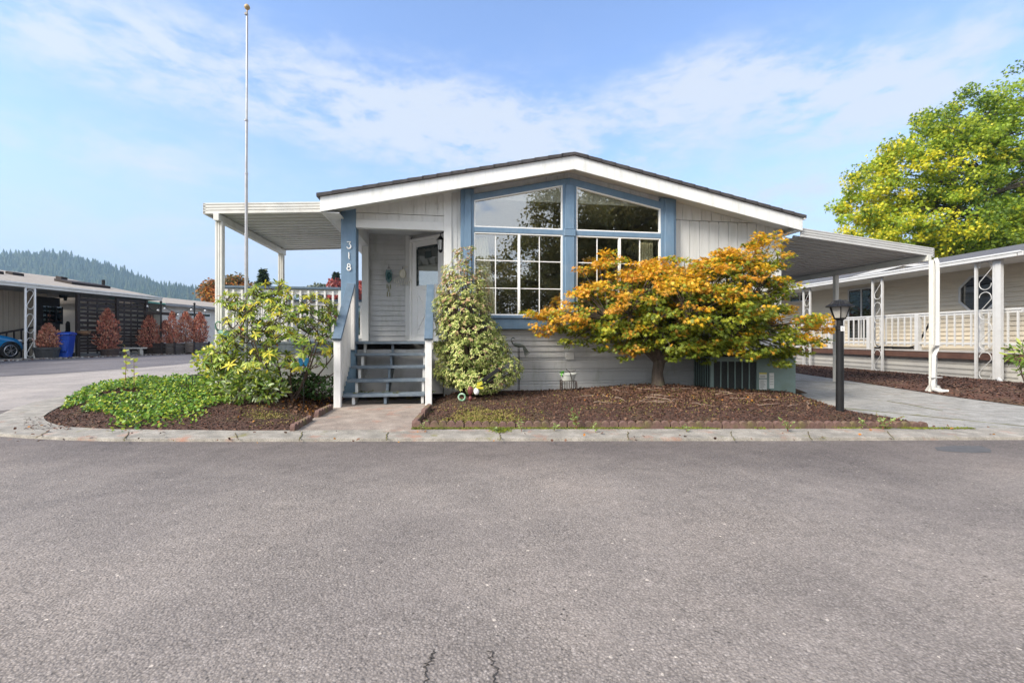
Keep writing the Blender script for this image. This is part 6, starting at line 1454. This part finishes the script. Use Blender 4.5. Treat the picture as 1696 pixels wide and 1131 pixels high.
mirror_tree(15.8, -14, 16, 5.5, 'tallest tree across the road, mirrored behind the window mullion', t0); mirror_tree(21.5, -13.5, 15, 6, 'tree across the road mirrored in the right windows', t0); mirror_tree(27.5, -12, 13, 6, 'rightmost tree across the road mirrored in the right windows', t0)
mirror_tree(6.2, -19, 7.5, 4.2, 'low tree across the road mirrored at the left edge of the windows', t0); mirror_tree(1.0, -21, 7.5, 4.6, 'low tree straight across the road from the steps', t0); mirror_tree(19, -20, 15, 7, 'tree in the second row across the road', t0)

# ================================================================ forested hill
HD = 1000.0
prof = [(-260, 452), (-120, 440), (0, 434), (60, 428), (96, 424), (134, 429), (157, 436), (190, 445), (215, 453), (235, 461), (269, 474), (291, 479), (318, 480), (345, 481), (400, 492), (460, 500), (540, 505), (700, 512), (900, 520), (1200, 515), (1700, 500), (2400, 500)]
def hz_(px):
    for i in range(len(prof)-1):
        if prof[i][0] <= px <= prof[i+1][0]:
            t = (px-prof[i][0])/(prof[i+1][0]-prof[i][0]); py = prof[i][1]*(1-t)+prof[i+1][1]*t; return CH-(py-HY)/FPX*HD
    return 60
prof = [(a, b+2+5*max(0, min(1, (90-a)/120))) for a, b in prof]
xs = lin(-1500, 1900, 120)
def hillz(x, y):
    px = CX+FPX*x/HD; top = hz_(max(-260, min(2400, px))); t = (y-560)/(HD-560)
    if t <= 1: return top*sst(t)**.8+8*nz2(x, y, .008)*t*(1-t)*4
    return top*(1-.5*sst((y-HD)/400))
ys = lin(560, 1000, 22)+[1050, 1150, 1300, 1450]
hill = grid('hill', xs, ys, hillz, mat('hill_ground', (.035, .055, .025), (.05, .07, .03), scale=.02, rough=.95, bump=0))
# conifers on it: one far wood
nC_ = 0; V = []; Fc = []; Mi = []
rows = lin(640, 1005, 42); k6 = 6
for y in rows:
    px0, px1 = -40, 640
    x = (px0-CX)/FPX*y
    while x < (px1-CX)/FPX*y:
        xx = x+random.uniform(-3, 3); yy = y+random.uniform(-5, 5); H = random.uniform(6, 13) if random.random() < .85 else random.uniform(13, 21); Wd = H*random.uniform(.17, .26); z = hillz(xx, yy)-1.0; o = len(V)
        for tier, (zb, zt, w) in enumerate(((.08, .55, 1.0), (.35, .8, .72), (.6, 1.0, .45))):
            b0 = len(V); ph = random.random()
            for j in range(k6): a = (j+ph)*2*math.pi/k6; rj = w*Wd*random.uniform(.75, 1.2); V.append((xx+rj*math.cos(a), yy+rj*math.sin(a), z+H*zb+random.uniform(-.04, .04)*H))
            V.append((xx, yy, z+H*zt)); mi_ = random.randint(0, 2) if tier == 0 else mi_
            for j in range(k6): Fc.append((b0+j, b0+(j+1) % k6, b0+k6)); Mi.append(mi_)
        x += random.uniform(3.6, 8.5)
me = bpy.data.meshes.new('forest'); me.from_pydata(V, [], Fc); me.update()
for c in ((.03, .055, .03), (.045, .075, .035), (.065, .085, .035)): me.materials.append(mat('far_conifer_%s' % ('dark' if c[0] < .04 else 'mid' if c[0] < .06 else 'light'), c, rough=.95, bump=0, scale=.2))
me.polygons.foreach_set('material_index', Mi); fo = bpy.data.objects.new('forest', me); COL.objects.link(fo); fo['kind'] = 'stuff'

# ================================================================ haze, sky, sun, camera
m = MB(); m.box(-1700, 2000, -450, 1560, -3, 260); hzb = m.build('haze', None); hzb['kind'] = 'stuff'
hm = bpy.data.materials.new('haze_air'); t, n, l = nt(hm); n.remove(n['Principled BSDF']); pv = n.new('ShaderNodeVolumePrincipled'); pv.inputs['Color'].default_value = (.52, .76, 1, 1); pv.inputs['Density'].default_value = HAZE; pv.inputs['Anisotropy'].default_value = .3
l.new(pv.outputs[0], n['Material Output'].inputs['Volume']); hzb.data.materials.append(hm)

SUN_EL, SUN_AZ = R(38), R(-127)     # azimuth measured from +Y towards +X: low left, a little behind the camera
w = bpy.data.worlds.new('World'); SC.world = w; w.use_nodes = True; n, l = w.node_tree.nodes, w.node_tree.links; bg = n['Background']
sky = n.new('ShaderNodeTexSky'); sky.sky_type = 'NISHITA'; sky.sun_disc = False; sky.sun_elevation = SUN_EL; sky.sun_rotation = SUN_AZ; sky.air_density = 1.0; sky.dust_density = .6; sky.ozone_density = 1.2; sky.altitude = 0
tc = n.new('ShaderNodeTexCoord'); sx_ = n.new('ShaderNodeSeparateXYZ'); l.new(tc.outputs['Generated'], sx_.inputs[0])
def M(op, a, b=None, c=None, cl=False):
    q = n.new('ShaderNodeMath'); q.operation = op; q.use_clamp = cl
    for i, v in enumerate((a, b, c)):
        if v is None: continue
        if hasattr(v, 'links'): l.new(v, q.inputs[i])
        else: q.inputs[i].default_value = v
    return q.outputs[0]
az = M('ARCTAN2', sx_.outputs[0], sx_.outputs[1]); hyp = M('SQRT', M('ADD', M('MULTIPLY', sx_.outputs[0], sx_.outputs[0]), M('MULTIPLY', sx_.outputs[1], sx_.outputs[1]))); el = M('ARCTAN2', sx_.outputs[2], hyp)
def blob(px, py, rx, ry, rot=0, amt=1):
    D = Vector(((px-CX)/FPX, 1, -(py-HY)/FPX)); a0 = math.atan2(D.x, D.y); e0_ = math.atan2(D.z, math.hypot(D.x, D.y)); s = math.cos(a0)**2/FPX*1.0
    ra, re = rx/FPX*math.cos(a0)**2, ry/FPX*math.cos(a0)
    da = M('SUBTRACT', az, a0); de = M('SUBTRACT', el, e0_); c, s_ = math.cos(rot), math.sin(rot)
    x = M('DIVIDE', M('ADD', M('MULTIPLY', da, c), M('MULTIPLY', de, s_)), ra); y = M('DIVIDE', M('SUBTRACT', M('MULTIPLY', de, c), M('MULTIPLY', da, s_)), re)
    d = M('ADD', M('MULTIPLY', x, x), M('MULTIPLY', y, y)); return M('MULTIPLY', M('POWER', 2.718, M('MULTIPLY', d, -1.0)), amt)
cmb = n.new('ShaderNodeCombineXYZ'); l.new(az, cmb.inputs[0]); l.new(M('MULTIPLY', el, 2.6), cmb.inputs[1])
def skyn(s, d, r, dist=.0, off=0):
    mp = n.new('ShaderNodeMapping'); mp.inputs['Location'].default_value = (off, off, 0); mp.inputs['Rotation'].default_value = (0, 0, .25); l.new(cmb.outputs[0], mp.inputs[0])
    q = n.new('ShaderNodeTexNoise'); q.inputs['Scale'].default_value = s; q.inputs['Detail'].default_value = d; q.inputs['Roughness'].default_value = r; q.inputs['Distortion'].default_value = dist; l.new(mp.outputs[0], q.inputs['Vector']); return q.outputs[0]
blobs = [(1290, 150, 220, 62, -.12, .95), (1460, 170, 170, 60, 0, .75), (1150, 140, 90, 35, .1, .4), (880, 245, 260, 60, -.15, .75), (520, 175, 330, 75, -.12, .62), (110, 60, 250, 70, -.1, .62), (160, 250, 330, 45, 0, .50), (1300, 335, 190, 45, -.1, .6), (800, 190, 300, 60, 0, .3), (1650, 40, 60, 40, 0, .4), (600, 420, 500, 60, 0, .35), (250, 400, 300, 40, 0, .3)]
msk = None
for b in blobs: v = blob(*b); msk = v if msk is None else M('ADD', msk, v)
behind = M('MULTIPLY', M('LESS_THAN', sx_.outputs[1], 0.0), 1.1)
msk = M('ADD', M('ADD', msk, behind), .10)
fb = skyn(5.5, 9, .62, .35); fb2 = skyn(16, 6, .6, .3, 3.0)
fbm = M('ADD', M('MULTIPLY', fb, .62), M('MULTIPLY', fb2, .38))
cl = M('MULTIPLY', M('ADD', M('MULTIPLY', M('SUBTRACT', fbm, .5), 4.6), .82), msk)
mr = n.new('ShaderNodeMapRange'); mr.interpolation_type = 'SMOOTHSTEP'; mr.inputs[1].default_value = .08; mr.inputs[2].default_value = .95; mr.inputs[3].default_value = 0; mr.inputs[4].default_value = .86; l.new(cl, mr.inputs[0])
mv = n.new('ShaderNodeMapRange'); mv.interpolation_type = 'SMOOTHSTEP'; mv.inputs[1].default_value = .42; mv.inputs[2].default_value = .0; mv.inputs[3].default_value = 0; mv.inputs[4].default_value = .9; l.new(el, mv.inputs[0])
veil = n.new('ShaderNodeMix'); veil.data_type = 'RGBA'; l.new(mv.outputs[0], veil.inputs[0]); veil.inputs[7].default_value = (1.85, 2.05, 2.6, 1)
mx = n.new('ShaderNodeMix'); mx.data_type = 'RGBA'; l.new(mr.outputs[0], mx.inputs[0]); 
hs_ = n.new('ShaderNodeHueSaturation'); hs_.inputs['Saturation'].default_value = SKYSAT; hs_.inputs['Value'].default_value = SKYVAL; hs_.inputs['Hue'].default_value = .508; l.new(sky.outputs[0], hs_.inputs['Color'])
l.new(hs_.outputs[0], veil.inputs[6]); l.new(veil.outputs[2], mx.inputs[6]); ccv = n.new('ShaderNodeMix'); ccv.data_type = 'RGBA'; cb = n.new('ShaderNodeMapRange'); cb.interpolation_type = 'SMOOTHSTEP'; cb.inputs[1].default_value = .1; cb.inputs[2].default_value = -.5; l.new(sx_.outputs[1], cb.inputs[0]); l.new(cb.outputs[0], ccv.inputs[0]); ccv.inputs[6].default_value = CLOUDC; ccv.inputs[7].default_value = (6.2, 6.2, 6.2, 1); l.new(ccv.outputs[2], mx.inputs[7])  # unseen clouds behind the camera are made brighter, added as facade fill light
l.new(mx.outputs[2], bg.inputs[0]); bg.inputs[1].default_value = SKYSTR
sd = bpy.data.lights.new('sun', 'SUN'); sd.energy = SUNSTR; sd.angle = R(SUNANG); sd.color = (1, .92, .80); so = bpy.data.objects.new('sun', sd); COL.objects.link(so)
dirv = Vector((math.sin(SUN_AZ)*math.cos(SUN_EL), math.cos(SUN_AZ)*math.cos(SUN_EL), math.sin(SUN_EL))); so.rotation_euler = dirv.to_track_quat('Z', 'Y').to_euler(); so.location = dirv*100
cam = bpy.data.cameras.new('camera'); co = bpy.data.objects.new('camera', cam); COL.objects.link(co); co.location = (0, 0, CH); co.rotation_euler = (R(90), 0, 0)
cam.lens = 16; cam.sensor_width = 36; cam.shift_y = -(565.5-HY)/1696*-1*-1; cam.clip_end = 6000; cam.clip_start = .05; SC.camera = co
SC.view_settings.view_transform = 'Standard'; SC.view_settings.look = 'None'; SC.view_settings.exposure = EXPO; SC.view_settings.gamma = 1
SC.cycles.max_bounces = 8; SC.cycles.diffuse_bounces = 3; SC.cycles.transparent_max_bounces = 16
